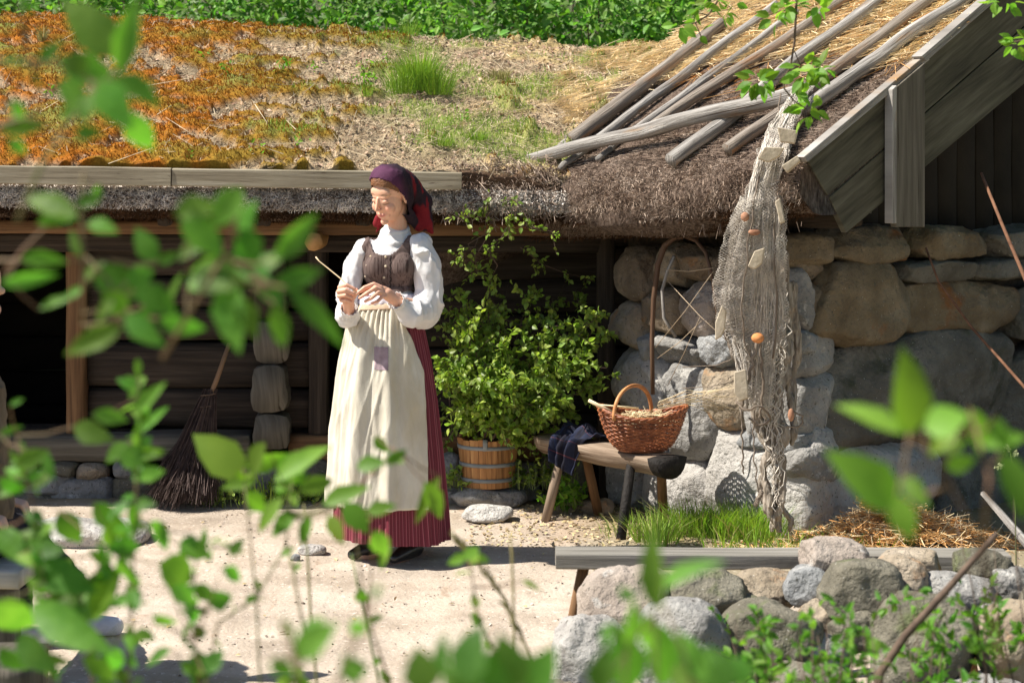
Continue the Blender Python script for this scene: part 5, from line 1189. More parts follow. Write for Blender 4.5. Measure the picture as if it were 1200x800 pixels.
def wrb(c, n):
    px_, py_ = pxy(c); sl_ = sstep(8, 22, np.abs(px_ - 457)) ; s2 = sstep(478, 490, px_) + sstep(432, 422, px_)
    f = fbm(c[:, 0] * 11 + 5, c[:, 1] * 11, c[:, 2] * 6, 3); r1 = (1 - np.abs(f)) ** 4
    f2 = fbm(c[:, 0] * 24, c[:, 1] * 24 + 7, c[:, 2] * 12, 2); r2 = (1 - np.abs(f2)) ** 3
    return c + n * ((r1 * .014 - .004 + r2 * .005) * np.clip(s2, .12, 1))[:, None]
co, no, fs = organic(bl, .005, 5, wrb)
link('blouse', co, fs, M['linen'], wom)
# gathered cuffs
for (a_, b_, r_) in ((W(470, 357, -.185), W(463.5, 352, -.222), .031), (W(407.5, 368.5, -.165), W(409, 361, -.200), .030)):
    mb = MB(); pts = [a_.lerp(b_, i / 6) for i in range(7)]; mb.tube(pts, [r_ * k for k in (1.15, 1.0, .93, .95, 1.05, 1.14, 1.17)], 40, cap=False, disp=lambda i, th: (.05 + .015 * abs(i - 3)) * math.sin(th * 13 + .3 * i))
    o = mb.build('cuff', M['linen'], wom); s_ = o.modifiers.new('s', 'SOLIDIFY'); s_.thickness = .002

# vest cut from the torso surface
co, no, fs = organic(torso(.007), .0042, 5, lambda c, n: c + n * ((1 - np.abs(fbm(c[:, 0] * 14, c[:, 1] * 14, c[:, 2] * 7, 2))) ** 4 * .004)[:, None])
vx, vy = pxy(co)
poly = [(430, 250), (434, 284), (438, 295), (446, 298.5), (457, 298.5), (465, 293), (473, 284), (480, 274), (486, 250)]
def inpoly(x, y, pl):
    r_ = np.zeros(len(x), bool); j = len(pl) - 1
    for i in range(len(pl)):
        xi, yi = pl[i]; xj, yj = pl[j]; k = ((yi > y) != (yj > y)) & (x < (xj - xi) * (y - yi) / (yj - yi + 1e-9) + xi); r_ ^= k; j = i
    return r_
cut = (inpoly(vx, vy, poly) & (co[:, 1] < WD + .05)) | (vy > 343 + 3 * np.sin(vx * .1) - (vx < 440) * 2) | (vy < 266) | (inpoly(vx, vy, [(404, 250), (426, 250), (423, 290), (418, 306), (400, 306)])) | inpoly(vx, vy, [(491, 250), (510, 250), (510, 302), (493, 302), (487, 290)])
keepf = [f for f in fs if not cut[list(f)].any()]
used = np.unique(np.array([i for f in keepf for i in f])); mp = -np.ones(len(co), int); mp[used] = np.arange(len(used))
M['vest'] = mk('vest', [(.3, (.085, .058, .052)), (.6, (.15, .108, .098)), (.8, (.21, .155, .14))], 30, (1, 1, .12), rough=.95, bump=.4, bscale=260, bdist=.004, spots=[((.05, .03, .027), 130, .55, .60, (1, .6, .02))])
vs_ = link('vest', co[used], [tuple(mp[list(f)]) for f in keepf], M['vest'], wom); s_ = vs_.modifiers.new('s', 'SOLIDIFY'); s_.thickness = .004; s_.offset = 1
def on_vest(px, py, lift=.004):
    d = np.hypot(vx - px, vy - py) + 300 * (co[:, 1] > WD); k = np.argsort(d)[:6]; yy = co[k, 1].mean() - lift; return P(px, py, yy)
M['button'] = mk('button', [(.3, (.55, .42, .26)), (.7, (.75, .66, .5))], 30, rough=.35, bump=0, spec=.6)
for (bx_, by_) in ((434.5, 300.5), (452, 301), (430, 311), (452, 312), (428.5, 324), (450, 325)):
    mb = MB(); mb.ell(on_vest(bx_, by_, .006), (.0055, .003, .0055), sub=2); mb.build('button', M['button'], vs_)
mb = MB(); mb.tube([on_vest(457.5 + .9 * math.sin(i * 1.9), 299 + i * 2.0, .0045) for i in range(22)], .0022, 5); mb.build('opening', mk('opening', [(.3, (.012, .008, .008)), (.7, (.03, .02, .018))], 9, bump=0), vs_)

# skirt, apron
ROW = np.array([345, 352, 364, 380, 420, 470, 530, 590, 629.]); LX = np.array([428, 425, 418, 412, 404, 399, 395, 391.5, 390]); RX = np.array([484, 486, 490, 495, 503, 510, 516, 521, 523.5])
def skirt_pt(th, py, off=0.0, amp=1.0, kind=0):
    l, r_ = np.interp(py, ROW, LX), np.interp(py, ROW, RX); cx = (l + r_) / 2; hw = (r_ - l) / 2 / FP * WD; hd = hw * .80 + .012
    f = np.clip((py - 350) / 286., 0, 1)
    if kind == 0:
        amp = amp * (.45 if -1.9 < th < .62 else 1.0)
        dsp = (.008 * np.sin(th * 34 + 2.2 * np.sin(th * 3) + 1.5 * noise.noise(Vector((th * 2, py * .012, 2)))) * (.45 + .75 * f) + .016 * f * np.sin(th * 9 + 1.3 * np.sin(th * 2 + 1))) * amp
    else:
        g = np.clip((py - 352) / 60., 0, 1)
        dsp = .0055 * np.sin(th * 42 + 2 * np.sin(th * 5)) * np.exp(-((py - 366) / 34.) ** 2) + (.016 * np.sin(th * 8.5 + 1.1 + 1.2 * np.sin(th * 3.1)) + .007 * np.sin(th * 19 + .012 * py + np.sin(th * 5))) * g * (.45 + .55 * f) + .004 * noise.noise(Vector((th * 5, py * .012, 3))) + .007 * (1 - abs(noise.noise(Vector((th * 3.2 + py * .008, py * .010, 8))))) ** 5 + .0025 * (1 - abs(noise.noise(Vector((th * 9, py * .03, 1))))) ** 4 
    rx_, ry_ = hw + off + dsp, hd + off + dsp
    return Vector((xof(cx, WD) + math.sin(th) * rx_, WD + .01 - math.cos(th) * ry_, zof(py + (5.0 * math.sin(th) if py > 600 else 0) * (py - 600) / 36., WD)))
nth = 420; pys = list(np.linspace(345, 629, 60)); V = []; 
for py in pys:
    for k in range(nth): V.append(skirt_pt(-math.pi + 2 * math.pi * k / nth, py))
F = []; UV = []
for i in range(len(pys) - 1):
    for k in range(nth):
        k2 = (k + 1) % nth; F.append((i * nth + k, (i + 1) * nth + k, (i + 1) * nth + k2, i * nth + k2)); UV.append([(k / nth, i / 60), (k / nth, (i + 1) / 60), ((k + 1) / nth, (i + 1) / 60), ((k + 1) / nth, i / 60)])
msk = bpy.data.materials.new('striped_wool'); msk.use_nodes = True; N_ = msk.node_tree.nodes; L_ = msk.node_tree.links; b_ = N_["Principled BSDF"]; b_.inputs["Roughness"].default_value = .75
tc = N_.new("ShaderNodeTexCoord"); sx = N_.new("ShaderNodeSeparateXYZ"); L_.new(tc.outputs["UV"], sx.inputs[0]); mu = N_.new("ShaderNodeMath"); mu.operation = 'MULTIPLY'; mu.inputs[1].default_value = 102; L_.new(sx.outputs[0], mu.inputs[0])
fr_ = N_.new("ShaderNodeMath"); fr_.operation = 'FRACT'; L_.new(mu.outputs[0], fr_.inputs[0]); rr = N_.new("ShaderNodeValToRGB"); L_.new(fr_.outputs[0], rr.inputs[0]); e = rr.color_ramp.elements
e[0].position = .0; e[0].color = (.135, .010, .024, 1); e[1].position = .62; e[1].color = (.16, .013, .030, 1)
for p_, c_ in ((.68, (.34, .085, .11)), (.80, (.34, .085, .11)), (.86, (.05, .004, .01)), (.95, (.135, .010, .024))): x_ = e.new(p_); x_.color = (*c_, 1)
L_.new(rr.outputs[0], b_.inputs["Base Color"]); nb = N_.new("ShaderNodeTexNoise"); nb.inputs["Scale"].default_value = 300; L_.new(tc.outputs["Object"], nb.inputs["Vector"]); bp_ = N_.new("ShaderNodeBump"); bp_.inputs["Strength"].default_value = .3; bp_.inputs["Distance"].default_value = .003; L_.new(nb.outputs[0], bp_.inputs["Height"]); L_.new(bp_.outputs[0], b_.inputs["Normal"])
o = link('skirt', V, F, msk, wom, uv=UV)
M['apron'] = mk('apron', [(.3, (.58, .535, .44)), (.6, (.70, .66, .56)), (.8, (.78, .75, .66))], 9, (1, 1, .6), rough=.95, bump=.45, bscale=190, bdist=.004, trans=(.10, (1, .95, .8)), spots=[((.56, .48, .33), 3.2, .56, .72, (1, 1, .35))])
AP = np.array([352, 364, 400, 430, 500, 588.]); AT1 = np.radians([22, 24, 40, 47, 43, 39.]); AT0 = np.radians([-75, -85, -98, -102, -104, -104.])
na = 200; pys = list(np.linspace(356, 588, 70)); V = []
def apron_pt(u, py, off=None): t0, t1 = np.interp(py, AP, AT0), np.interp(py, AP, AT1); off = (.010 + .009 * float(sstep(360, 470, np.array(py)))) * (1 - .45 * u * 0) + (off or 0) - .007 * max(0, .35 - u) * 2; return skirt_pt(t0 + (t1 - t0) * u, py, off, 1, 1)
for py in pys:
    for k in range(na): p = apron_pt(k / (na - 1), py); V.append(p)
F = [(i * na + k, (i + 1) * na + k, (i + 1) * na + k + 1, i * na + k + 1) for i in range(len(pys) - 1) for k in range(na - 1)]
ap = link('apron', V, F, M['apron'], wom); s_ = ap.modifiers.new('s', 'SOLIDIFY'); s_.thickness = .003; s_.offset = 1
# lilac patch near the top of the apron
def u_at(px, py):
    us = np.linspace(0, 1, 300); xs_ = [600 + FP * apron_pt(u, py).x / apron_pt(u, py).y for u in us]; return us[int(np.argmin(np.abs(np.array(xs_) - px)))]
V = []; 
for i in range(14):
    py = 402 + 26 * i / 13; u0, u1 = u_at(439, py), u_at(455, py)
    for k in range(12): V.append(apron_pt(u0 + (u1 - u0) * k / 11, py, .0055))
F = [(i * 12 + k, (i + 1) * 12 + k, (i + 1) * 12 + k + 1, i * 12 + k + 1) for i in range(13) for k in range(11)]
link('patch', V, F, mk('lilac', [(.3, (.30, .22, .25)), (.7, (.44, .34, .38))], 30, rough=.95, bump=.3, bscale=300), ap)
def band(name, ya, yb, off, mat, amp=.004, t0=-math.pi, t1=math.pi, nfold=30):
    n = 160; V = []; m = 6
    for i in range(m):
        py = ya + (yb - ya) * i / (m - 1); puff = math.sin(math.pi * i / (m - 1)) * amp
        for k in range(n):
            th = t0 + (t1 - t0) * k / (n - 1); p = skirt_pt(th, py, off + puff + .0016 * math.sin(th * nfold) , 0); p.z += (.008 * math.sin(th + .5)); V.append(p)
    F = [(i * n + k, (i + 1) * n + k, (i + 1) * n + k + 1, i * n + k + 1) for i in range(m - 1) for k in range(n - 1)]
    o = link(name, V, F, mat, wom); s_ = o.modifiers.new('s', 'SOLIDIFY'); s_.thickness = .002; return o
band('waist_sash', 345, 356, .020, mk('sash', [(.3, (.50, .46, .52)), (.7, (.72, .69, .74))], 20, rough=.9, bump=.3), .006)
band('apron_band', 354, 361, .022, mk('apronband', [(.3, (.46, .33, .22)), (.7, (.62, .48, .36))], 30, rough=.9, bump=.3), .002, nfold=4)
# shoes
M['shoe'] = mk('shoe', [(.3, (.012, .011, .011)), (.7, (.03, .028, .027))], 30, rough=.3, bump=.1, spec=.6)
for a_, b_, c_ in ((W(444, 648, .03), W(428, 652, -.01), W(413, 652, -.04)), (W(486, 649, .0), W(474, 653, -.06), W(462, 655, -.12))):
    for p in (a_, b_, c_): p.z = max(p.z, .0)
    a_.z = .048; b_.z = .040; c_.z = .026
    co, no, fs = organic([('c', a_, b_, .040, .036), ('c', b_, c_, .036, .022), ('c', a_ + Vector((.0, 0, .03)), a_ + Vector((.0, 0, .06)), .036, .036)], .005, 4, lambda c, n: np.stack([c[:, 0], c[:, 1], np.maximum(c[:, 2], .004)], 1))
    link('shoe', co, fs, M['shoe'], wom)
# the stalk she is peeling
mb = MB(); mb.tube([W(421, 346, -.295), W(414, 340, -.292), W(400, 327, -.27), W(384, 314, -.25), W(374, 306, -.24), W(370, 301, -.235)], [.0022, .0024, .0028, .0028, .0026, .003], 6)
o = mb.build('peeled_twig', M['straw']); tag(o, 'thin pale twig held between the fingers of the woman', 'twig')

# ================================================================== SEATED PERSON AT THE LEFT EDGE
sit = thing('person', 'seated person in dark trousers and brown jacket, mostly beyond the left edge', 'person', P(-40, 650, 6.35))
hip = Vector((xof(-48, 6.35), 6.35, .54)); kn = P(26, 632, 6.72); an_ = P(100, 728, 7.12); an_.z = .10
hipb = hip + Vector((-.02, .18, 0)); kn2 = kn + Vector((-.10, .22, .02)); an2 = Vector((kn2.x + .02, kn2.y + .02, .10))
sh = Vector((xof(-50, 6.4), 6.4, 1.04)); hd = sh + Vector((.04, .02, .26))
bd = [('e', sh + Vector((0, 0, -.08)), (.12, .17, .14)), ('c', hip + Vector((0, .08, .02)), sh + Vector((0, 0, -.12)), .12, .12), ('c', sh, hd, .05, .05), ('e', hd + Vector((0, 0, .02)), (.095, .075, .115)), ('e', hd + Vector((.09, 0, -.01)), (.02, .012, .014)), ('e', hd + Vector((.06, 0, -.07)), (.035, .04, .03))]
bd += limb([hip, kn, an_], [.08, .058, .035]) + limb([hipb, kn2, an2], [.08, .058, .035]) + limb([sh + Vector((0, -.16, 0)), sh + Vector((.03, -.20, -.26)), sh + Vector((.05, -.13, -.44))], [.05, .042, .028]) + limb([sh + Vector((0, .18, 0)), sh + Vector((.03, .22, -.26)), sh + Vector((.05, .15, -.44))], [.05, .042, .028])
for s_, base in ((-1, sh + Vector((.05, -.13, -.44))), (1, sh + Vector((.05, .15, -.44)))):
    bd += [('e', base + Vector((.05, 0, -.01)), (.05, .035, .016))] + sum([limb([base + Vector((.08, -.03 + .02 * k, -.01)), base + Vector((.125, -.03 + .02 * k, -.02)), base + Vector((.145 - .005 * abs(k - 1), -.03 + .02 * k, -.045))], [.0095, .0085, .007]) for k in range(4)], []) + limb([base + Vector((.03, -s_ * .03, 0)), base + Vector((.08, -s_ * .05, -.01))], [.012, .008])
co, no, fs = organic(bd, .005, 3); link('body', co, fs, M['skin'], sit, col=np.ones((len(co), 3)) * np.array([.70, .44, .32]))
co, no, fs = organic([('e', hd + Vector((-.022, 0, .042)), (.092, .085, .105)), ('e', hd + Vector((-.05, 0, -.02)), (.055, .074, .08))], .006, 3); link('hair', co, fs, bpy.data.materials['hair'], sit)
jk = [('e', sh + Vector((.0, 0, -.10)), (.14, .19, .17)), ('c', hip + Vector((0, .08, .04)), sh + Vector((0, 0, -.12)), .145, .15), ('c', sh + Vector((0, -.1, 0)), sh + Vector((0, .1, 0)), .07, .07)] + limb([sh + Vector((0, -.16, 0)), sh + Vector((.03, -.20, -.26)), sh + Vector((.04, -.13, -.42))], [.065, .056, .042]) + limb([sh + Vector((0, .18, 0)), sh + Vector((.03, .22, -.26)), sh + Vector((.04, .15, -.42))], [.065, .056, .042])
co, no, fs = organic(jk, .007, 4, lambda c, n: c + n * ((1 - np.abs(fbm(c[:, 0] * 10, c[:, 1] * 10, c[:, 2] * 8, 3))) ** 3 * .012)[:, None]); link('jacket', co, fs, mk('jacket', [(.3, (.10, .075, .05)), (.7, (.20, .155, .11))], 20, (1, 1, .2), rough=.95, bump=.4, bscale=200), sit)
tr = [('e', hip + Vector((0, .08, -.02)), (.15, .18, .12))] + limb([hip, kn, an_ + Vector((-.006, 0, .035))], [.098, .072, .050]) + limb([hipb, kn2, an2 + Vector((0, 0, .035))], [.098, .072, .050])
co, no, fs = organic(tr, .007, 4, lambda c, n: c + n * ((1 - np.abs(fbm(c[:, 0] * 12, c[:, 1] * 12, c[:, 2] * 12, 3))) ** 3 * .010)[:, None]); link('trousers', co, fs, mk('trousers', [(.3, (.010, .010, .016)), (.7, (.025, .025, .035))], 20, rough=.95, bump=.3), sit)
for p in (an_, an2):
    p = Vector((p.x, p.y, .0)); co, no, fs = organic([('c', p + Vector((0, 0, .045)), p + Vector((.10, .02, .036)), .040, .034), ('c', p + Vector((0, 0, .05)), p + Vector((-.03, 0, .045)), .038, .034)], .006, 4, lambda c, n: np.stack([c[:, 0], c[:, 1], np.maximum(c[:, 2], .004)], 1))
    link('shoe', co, fs, mk('whiteshoe', [(.3, (.55, .55, .62)), (.7, (.75, .75, .8))], 20, rough=.6, bump=.2), sit)
sb = thing('plank_bench', 'pale worn plank seat under the seated person at the left edge', 'bench', P(-40, 700, 6.4))
mb = MB(); mb.beam(P(-260, 670, 6.42), P(34, 670, 6.40), .26, .06, segs=20, seed=91, rough=.006, e=8); mb.build('seat', mk('paleplank', [(.3, (.36, .33, .28)), (.7, (.60, .56, .50))], 1, (30, 2, 1), 'UV', rough=.85, bump=.5, bscale=2.5, bdist=.005), sb)
for xx_ in (-200, 0):
    a_ = P(xx_, 680, 6.4); mb = MB(); mb.beam((a_.x, 6.42, .0), (a_.x, 6.42, .37), .08, .22, up=(0, 1, 0), segs=6, seed=xx_); mb.build('leg', M['sill'], sb)
stp = thing('stump', 'grey weathered wooden block at the bottom left corner', 'stump', P(10, 800, 5.6))
mb = MB(); a_ = P(-18, 780, 5.5); mb.beam((a_.x, a_.y, 0), (a_.x, a_.y, a_.z + .03), .34, .3, up=(0, 1, 0), segs=12, seed=5, rough=.02, e=5); mb.build('block', M['sill'], stp)

# ================================================================== LEAVES CLOSE TO THE CAMERA
M['stemmix'] = mk('stemmix', [(.35, (.12, .14, .05)), (.6, (.18, .10, .06))], 5, rough=.6, bump=0)
def front_plant(name, label, leaves, stems, Yc, seed, mat='leaf_front', wob_=.10, rad=.0020, filler=0, flen=.03, ground=True, cat='leafy branch', jit=.12):
    rs_ = np.random.RandomState(seed); root = thing(name, label, cat, P(stems[0][0][0], stems[0][0][1], Yc)); C = []; D = []; N_ = []; Ls = []; Ws = []
    mb = MB(); spts = []
    for st in stems:
        pts = [P(x, y, Yc * (1 + jit * .35 * noise.noise(Vector((x * .01, y * .01, seed))))) for x, y in st]
        if ground and st[0][1] > 690:
            g_ = Vector((pts[0].x * 1.02, pts[0].y + .05, 0)); pts = [g_, (g_ + pts[0]) / 2 + Vector((.03, 0, 0))] + pts
        m = len(pts); mb.tube(pts, [rad * (1.15 - .6 * i / (m - 1)) for i in range(m)], 6); spts += [(pts[i], pts[i + 1]) for i in range(m - 1) if pts[i + 1].z > .95 * (CH - (800 - HY) * Yc / FP)]
    for (bx_, by_, tx, ty, w) in leaves:
        y0 = Yc * (1 + jit * noise.noise(Vector((bx_ * .021, by_ * .021, seed + .5)))); tl = rs_.normal() * .35
        b0 = P(bx_, by_, y0); l0 = math.hypot(tx - bx_, ty - by_) * y0 / FP; t0 = P(tx, ty, y0 + tl * l0)
        d = t0 - b0; ln = d.length; ln *= 1.12; C.append(b0 - d * .05); D.append(d); Ls.append(ln)
        n_ = Vector((rs_.normal() * .35 - .15, -1, .45 + rs_.normal() * .35)); n_ -= d * n_.dot(d) / d.dot(d); n_.normalize(); N_.append(n_); Ws.append(min(.95, w * y0 / FP / ln * 1.25))
    for _ in range(filler):
        a_, b_ = spts[rs_.randint(len(spts))]; p = a_.lerp(b_, rs_.rand()); C.append(p); D.append(rs_.normal(size=3) + np.array([0, 0, .4])); N_.append(rs_.normal(size=3) * .5 + np.array([-.2, -.7, .7])); Ls.append(flen * rs_.uniform(.5, 1.1)); Ws.append(.55)
    allp = [a_.lerp(b_, k_ / 6) for a_, b_ in spts for k_ in range(7)]
    for c_ in [Vector(c_) for c_ in C]:                                             # petioles tie every leaf to its twig
        q_ = min(allp, key=lambda p: (p - c_).length)
        if .004 < (q_ - c_).length < .16: mb.tube([q_, (q_ + c_) / 2 + Vector((0, 0, -.004)), c_], [.0013, .0011, .0009], 4, cap=False)
    mb.build('stem', M['stemmix'], root)
    leafmesh('leaves', [tuple(c_) for c_ in C], [tuple(d_) for d_ in D], [tuple(n_) for n_ in N_], Ls, M[mat], root, Ws, True); return root
FA = [(137, 65, 78, 0, 44), (141, 84, 158, 0, 26), (72, 70, 138, 98, 34), (70, 97, 104, 124, 24), (118, 96, 148, 148, 36), (136, 94, 192, 116, 36), (150, 132, 178, 178, 28), (46, 76, 70, 48, 15), (42, 86, 48, 108, 13), (88, 157, 117, 154, 17), (0, 152, 54, 143, 22), (12, 118, 28, 142, 15), (22, 0, 38, 12, 12), (0, 70, 34, 74, 8),
      (110, 110, 92, 140, 26), (96, 118, 70, 138, 18), (100, 84, 76, 66, 26), (152, 110, 178, 96, 18), (10, 165, 30, 178, 14)]
front_plant('leafy_branch', 'blurred dark green leaves at the top left in front of the mossy roof', FA, [[(20, 260), (48, 195), (66, 165), (85, 140), (105, 112), (140, 80), (158, 10)], [(-10, 70), (60, 74), (105, 95)], [(-10, 150), (30, 138), (62, 150)]], 1.75, 41, ground=False)
FB = [(88, 252, 28, 226, 26), (45, 262, 92, 250, 17), (117, 217, 109, 242, 9), (26, 303, 76, 305, 17), (3, 332, 64, 323, 14), (48, 362, 84, 344, 11), (104, 262, 135, 268, 18), (184, 304, 158, 270, 24), (111, 318, 170, 345, 34), (122, 342, 152, 370, 24), (140, 384, 78, 412, 23), (148, 370, 187, 402, 24), (188, 374, 237, 388, 22), (160, 340, 206, 362, 30), (186, 308, 208, 297, 11), (200, 352, 210, 320, 9),
      (96, 300, 80, 270, 12), (100, 330, 118, 306, 14), (150, 330, 180, 316, 22), (132, 352, 112, 376, 14), (90, 240, 118, 228, 14), (100, 336, 70, 352, 10), (170, 360, 172, 392, 16)]
front_plant('leafy_branch', 'blurred leafy branch across the left doorway and log wall', FB, [[(-20, 305), (60, 306), (130, 306)], [(96, 380), (98, 305), (95, 240), (98, 200)], [(130, 400), (140, 360), (128, 330), (100, 300)], [(6, 320), (30, 290), (60, 260)]], 1.95, 42, ground=False)
FC = [(206, 250, 254, 237, 28), (282, 222, 250, 264, 30), (213, 262, 264, 292, 42), (222, 335, 272, 312, 32), (285, 290, 290, 240, 30), (325, 302, 370, 255, 24), (268, 330, 272, 407, 38), (320, 336, 374, 317, 22), (340, 340, 405, 402, 20), (322, 358, 334, 408, 20), (226, 322, 282, 328, 36), (285, 270, 300, 308, 28), (268, 300, 312, 326, 32), (298, 338, 337, 352, 24), (250, 300, 225, 345, 26), (300, 318, 330, 296, 22), (282, 350, 300, 392, 22), (240, 280, 210, 300, 20)]
front_plant('leafy_branch', 'large blurred leaves just left of the woman, over the dark log wall', FC, [[(190, 420), (235, 345), (262, 300), (275, 265), (285, 225)], [(262, 300), (310, 330), (350, 345)], [(262, 300), (240, 262), (206, 250)]], 1.80, 43, ground=False)
FD = [(161, 420, 163, 445, 9), (160, 482, 190, 447, 18), (165, 507, 200, 467, 13), (110, 485, 154, 492, 19), (88, 500, 132, 516, 28), (140, 535, 182, 534, 28), (12, 475, 29, 465, 7), (0, 508, 29, 499, 9), (20, 545, 57, 527, 24), (62, 552, 30, 572, 20), (150, 520, 118, 542, 20), (160, 560, 196, 548, 20), (150, 590, 120, 612, 20), (55, 530, 60, 566, 16), (0, 560, 28, 580, 18), (160, 450, 150, 470, 10),
      (176, 612, 207, 647, 25), (188, 660, 234, 682, 42), (228, 628, 208, 658, 22), (270, 650, 286, 629, 15), (262, 665, 287, 682, 18), (245, 706, 274, 699, 26), (157, 742, 185, 746, 17), (240, 787, 262, 758, 24), (98, 725, 140, 662, 38), (142, 650, 162, 697, 26), (22, 650, 74, 640, 38), (40, 665, 114, 690, 42), (40, 710, 128, 766, 44), (-5, 705, 44, 742, 42), (22, 745, 64, 792, 36),
      (70, 600, 96, 640, 30), (110, 590, 140, 625, 26), (0, 620, 30, 660, 30), (200, 690, 235, 705, 24), (215, 640, 250, 650, 26), (60, 690, 100, 720, 34), (0, 760, 34, 790, 30), (100, 770, 140, 800, 22), (200, 760, 165, 780, 16), (180, 720, 210, 735, 18), (128, 642, 170, 640, 24), (84, 655, 60, 690, 24), (120, 760, 150, 790, 26)]
FD = [(a, b, a + (c - a) * .88, b + (d - b) * .88, w * .85) for a, b, c, d, w in FD]
front_plant('leafy_shrub', 'out of focus leafy shrub filling the lower left corner', FD, [[(150, 810), (155, 700), (158, 600), (164, 500), (162, 430)], [(60, 810), (55, 700), (40, 600), (20, 510)], [(235, 810), (228, 750), (225, 700), (232, 640), (270, 640)], [(110, 810), (95, 700), (130, 640), (176, 612)]], 2.35, 44, filler=210, flen=.034)
FE = [(287, 556, 229, 511, 38), (288, 546, 337, 537, 20), (325, 562, 379, 519, 24), (290, 575, 312, 602, 16), (347, 530, 329, 577, 26), (380, 590, 427, 568, 20), (440, 511, 454, 531, 14), (419, 546, 448, 540, 18), (455, 541, 474, 529, 12), (498, 566, 520, 606, 20), (514, 560, 486, 610, 14), (440, 622, 451, 652, 20), (404, 590, 430, 622, 24), (345, 600, 318, 626, 18), (300, 560, 262, 570, 16), (330, 585, 300, 620, 18), (310, 520, 288, 560, 24), (352, 575, 392, 560, 18), (364, 604, 350, 640, 14), (386, 604, 400, 634, 16),
      (430, 600, 462, 590, 16), (545, 655, 560, 640, 14), (548, 650, 524, 660, 11), (556, 652, 574, 656, 9), (612, 680, 634, 690, 6), (458, 640, 440, 668, 14)]
front_plant('leafy_branch', 'light green leaves in front of the skirt hem and the sand', FE, [[(240, 810), (255, 730), (300, 700), (335, 640), (338, 600), (345, 540)], [(300, 700), (290, 600), (285, 550)], [(338, 610), (400, 590), (450, 540), (470, 530)], [(460, 810), (430, 720), (420, 650), (412, 600)], [(600, 810), (560, 720), (550, 655)], [(338, 640), (358, 750), (340, 810)]], 2.6, 45, mat='leaf_bright', filler=46, flen=.028)
FF = [(328, 727, 347, 747, 12), (346, 768, 388, 733, 30), (318, 772, 344, 792, 20), (402, 785, 432, 780, 24), (410, 730, 432, 741, 16), (437, 700, 446, 684, 10), (360, 745, 376, 720, 22), (420, 800, 400, 770, 22), (545, 800, 556, 735, 46), (600, 810, 590, 748, 44), (500, 810, 488, 762, 40), (620, 810, 646, 762, 34), (575, 810, 572, 770, 50), (520, 790, 516, 745, 26), (640, 808, 610, 770, 40), (560, 812, 520, 780, 44)]
front_plant('leafy_shrub', 'very blurred round leaves at the bottom edge below the sand', FF, [[(340, 830), (350, 780), (335, 730)], [(400, 830), (396, 790), (430, 730), (440, 690)], [(560, 850), (560, 800), (545, 740)], [(620, 850), (610, 800), (590, 750)]], 1.5, 46)
FH = [(1065, 507, 1068, 418, 46), (1060, 507, 986, 469, 22), (1052, 592, 984, 533, 46), (1052, 582, 1066, 632, 28), (1085, 502, 1130, 484, 36), (1137, 480, 1156, 532, 24), (1108, 545, 1142, 540, 18), (1100, 525, 1132, 514, 20), (1175, 533, 1206, 602, 32), (1060, 560, 1084, 590, 20), (1120, 500, 1090, 530, 20), (1150, 520, 1200, 510, 20), (1168, 490, 1180, 530, 18)]
front_plant('leafy_branch', 'big blurred bright leaves in front of the shaded boulders at the right', FH, [[(1180, 810), (1150, 640), (1110, 560), (1066, 507)], [(1150, 640), (1160, 560), (1137, 480)], [(1110, 570), (1052, 590)]], 1.65, 47, mat='leaf_bright')
FI = [(770, 712, 760, 628, 28), (757, 720, 766, 765, 24), (772, 690, 832, 652, 22), (735, 752, 748, 706, 20), (742, 700, 726, 690, 14), (780, 800, 770, 730, 46), (820, 800, 800, 735, 36), (740, 805, 730, 740, 40), (850, 810, 830, 760, 40), (700, 810, 712, 760, 30), (790, 810, 830, 780, 44), (715, 730, 706, 755, 14), (875, 800, 860, 770, 30)]
front_plant('leafy_shrub', 'dark blurred leaves rising in front of the two leftmost boulders', FI, [[(770, 830), (768, 720), (762, 640)], [(820, 840), (800, 760), (772, 700)], [(730, 840), (735, 760), (745, 710)]], 1.6, 48)
# the finer bush at the lower right, farther off
bu = thing('leafy_shrub', 'fine leaved green bush in front of the boulders at the lower right', 'shrub', (1.0, 3.9, 0)); Yc = 3.9; rs = random.Random(12); stems = []
for k in range(38):
    x0 = rs.uniform(850, 1260); y1 = 800 - rs.random() ** 1.3 * 90 - (55 * max(0, (x0 - 1080) / 120)) * rs.random() ; xx_ = x0 + rs.uniform(-30, 30); Yk = Yc + rs.uniform(-.35, .5)
    stems.append(curve((P(x0, 800, Yk).x, Yk, 0), P(xx_, y1, Yk), (rs.uniform(-.03, .03), 0, 0), 5, .012))
bough(stems, 3600, .030, .10, 'leaf_front', bu, r0=.004, seed=12, droop=-.15, wr=.5)
bu2 = thing('leafy_branch', 'sparse leafy twigs rising at the right edge before the dead stick', 'leafy branch', (1.1, 4.3, 0)); stems = []
for (x0, x1, y1) in ((1215, 1165, 640), (1230, 1190, 660), (1180, 1120, 610), (1240, 1185, 560), (1200, 1150, 690), (1140, 1050, 690), (1120, 1070, 720)):
    stems.append(curve((P(x0, 800, 4.3).x, 4.3, 0), P(x1, y1, 4.3), (.02, 0, 0), 6, .012))
bough(stems, 520, .034, .10, 'leaf_front', bu2, r0=.0035, seed=14, droop=-.1, wr=.5, twn=60)
mb = MB(); mb.tube([Vector((P(1000, 800, 4.2).x, 4.2, 0)), P(1030, 790, 4.2), P(1060, 745, 4.2), P(1110, 690, 4.2), P(1168, 625, 4.25)], [.011, .010, .009, .008, .006], 7); o = mb.build('bare_branch', M['twig']); tag(o, 'bare brown branch slanting up before the boulders at the right', 'branch')
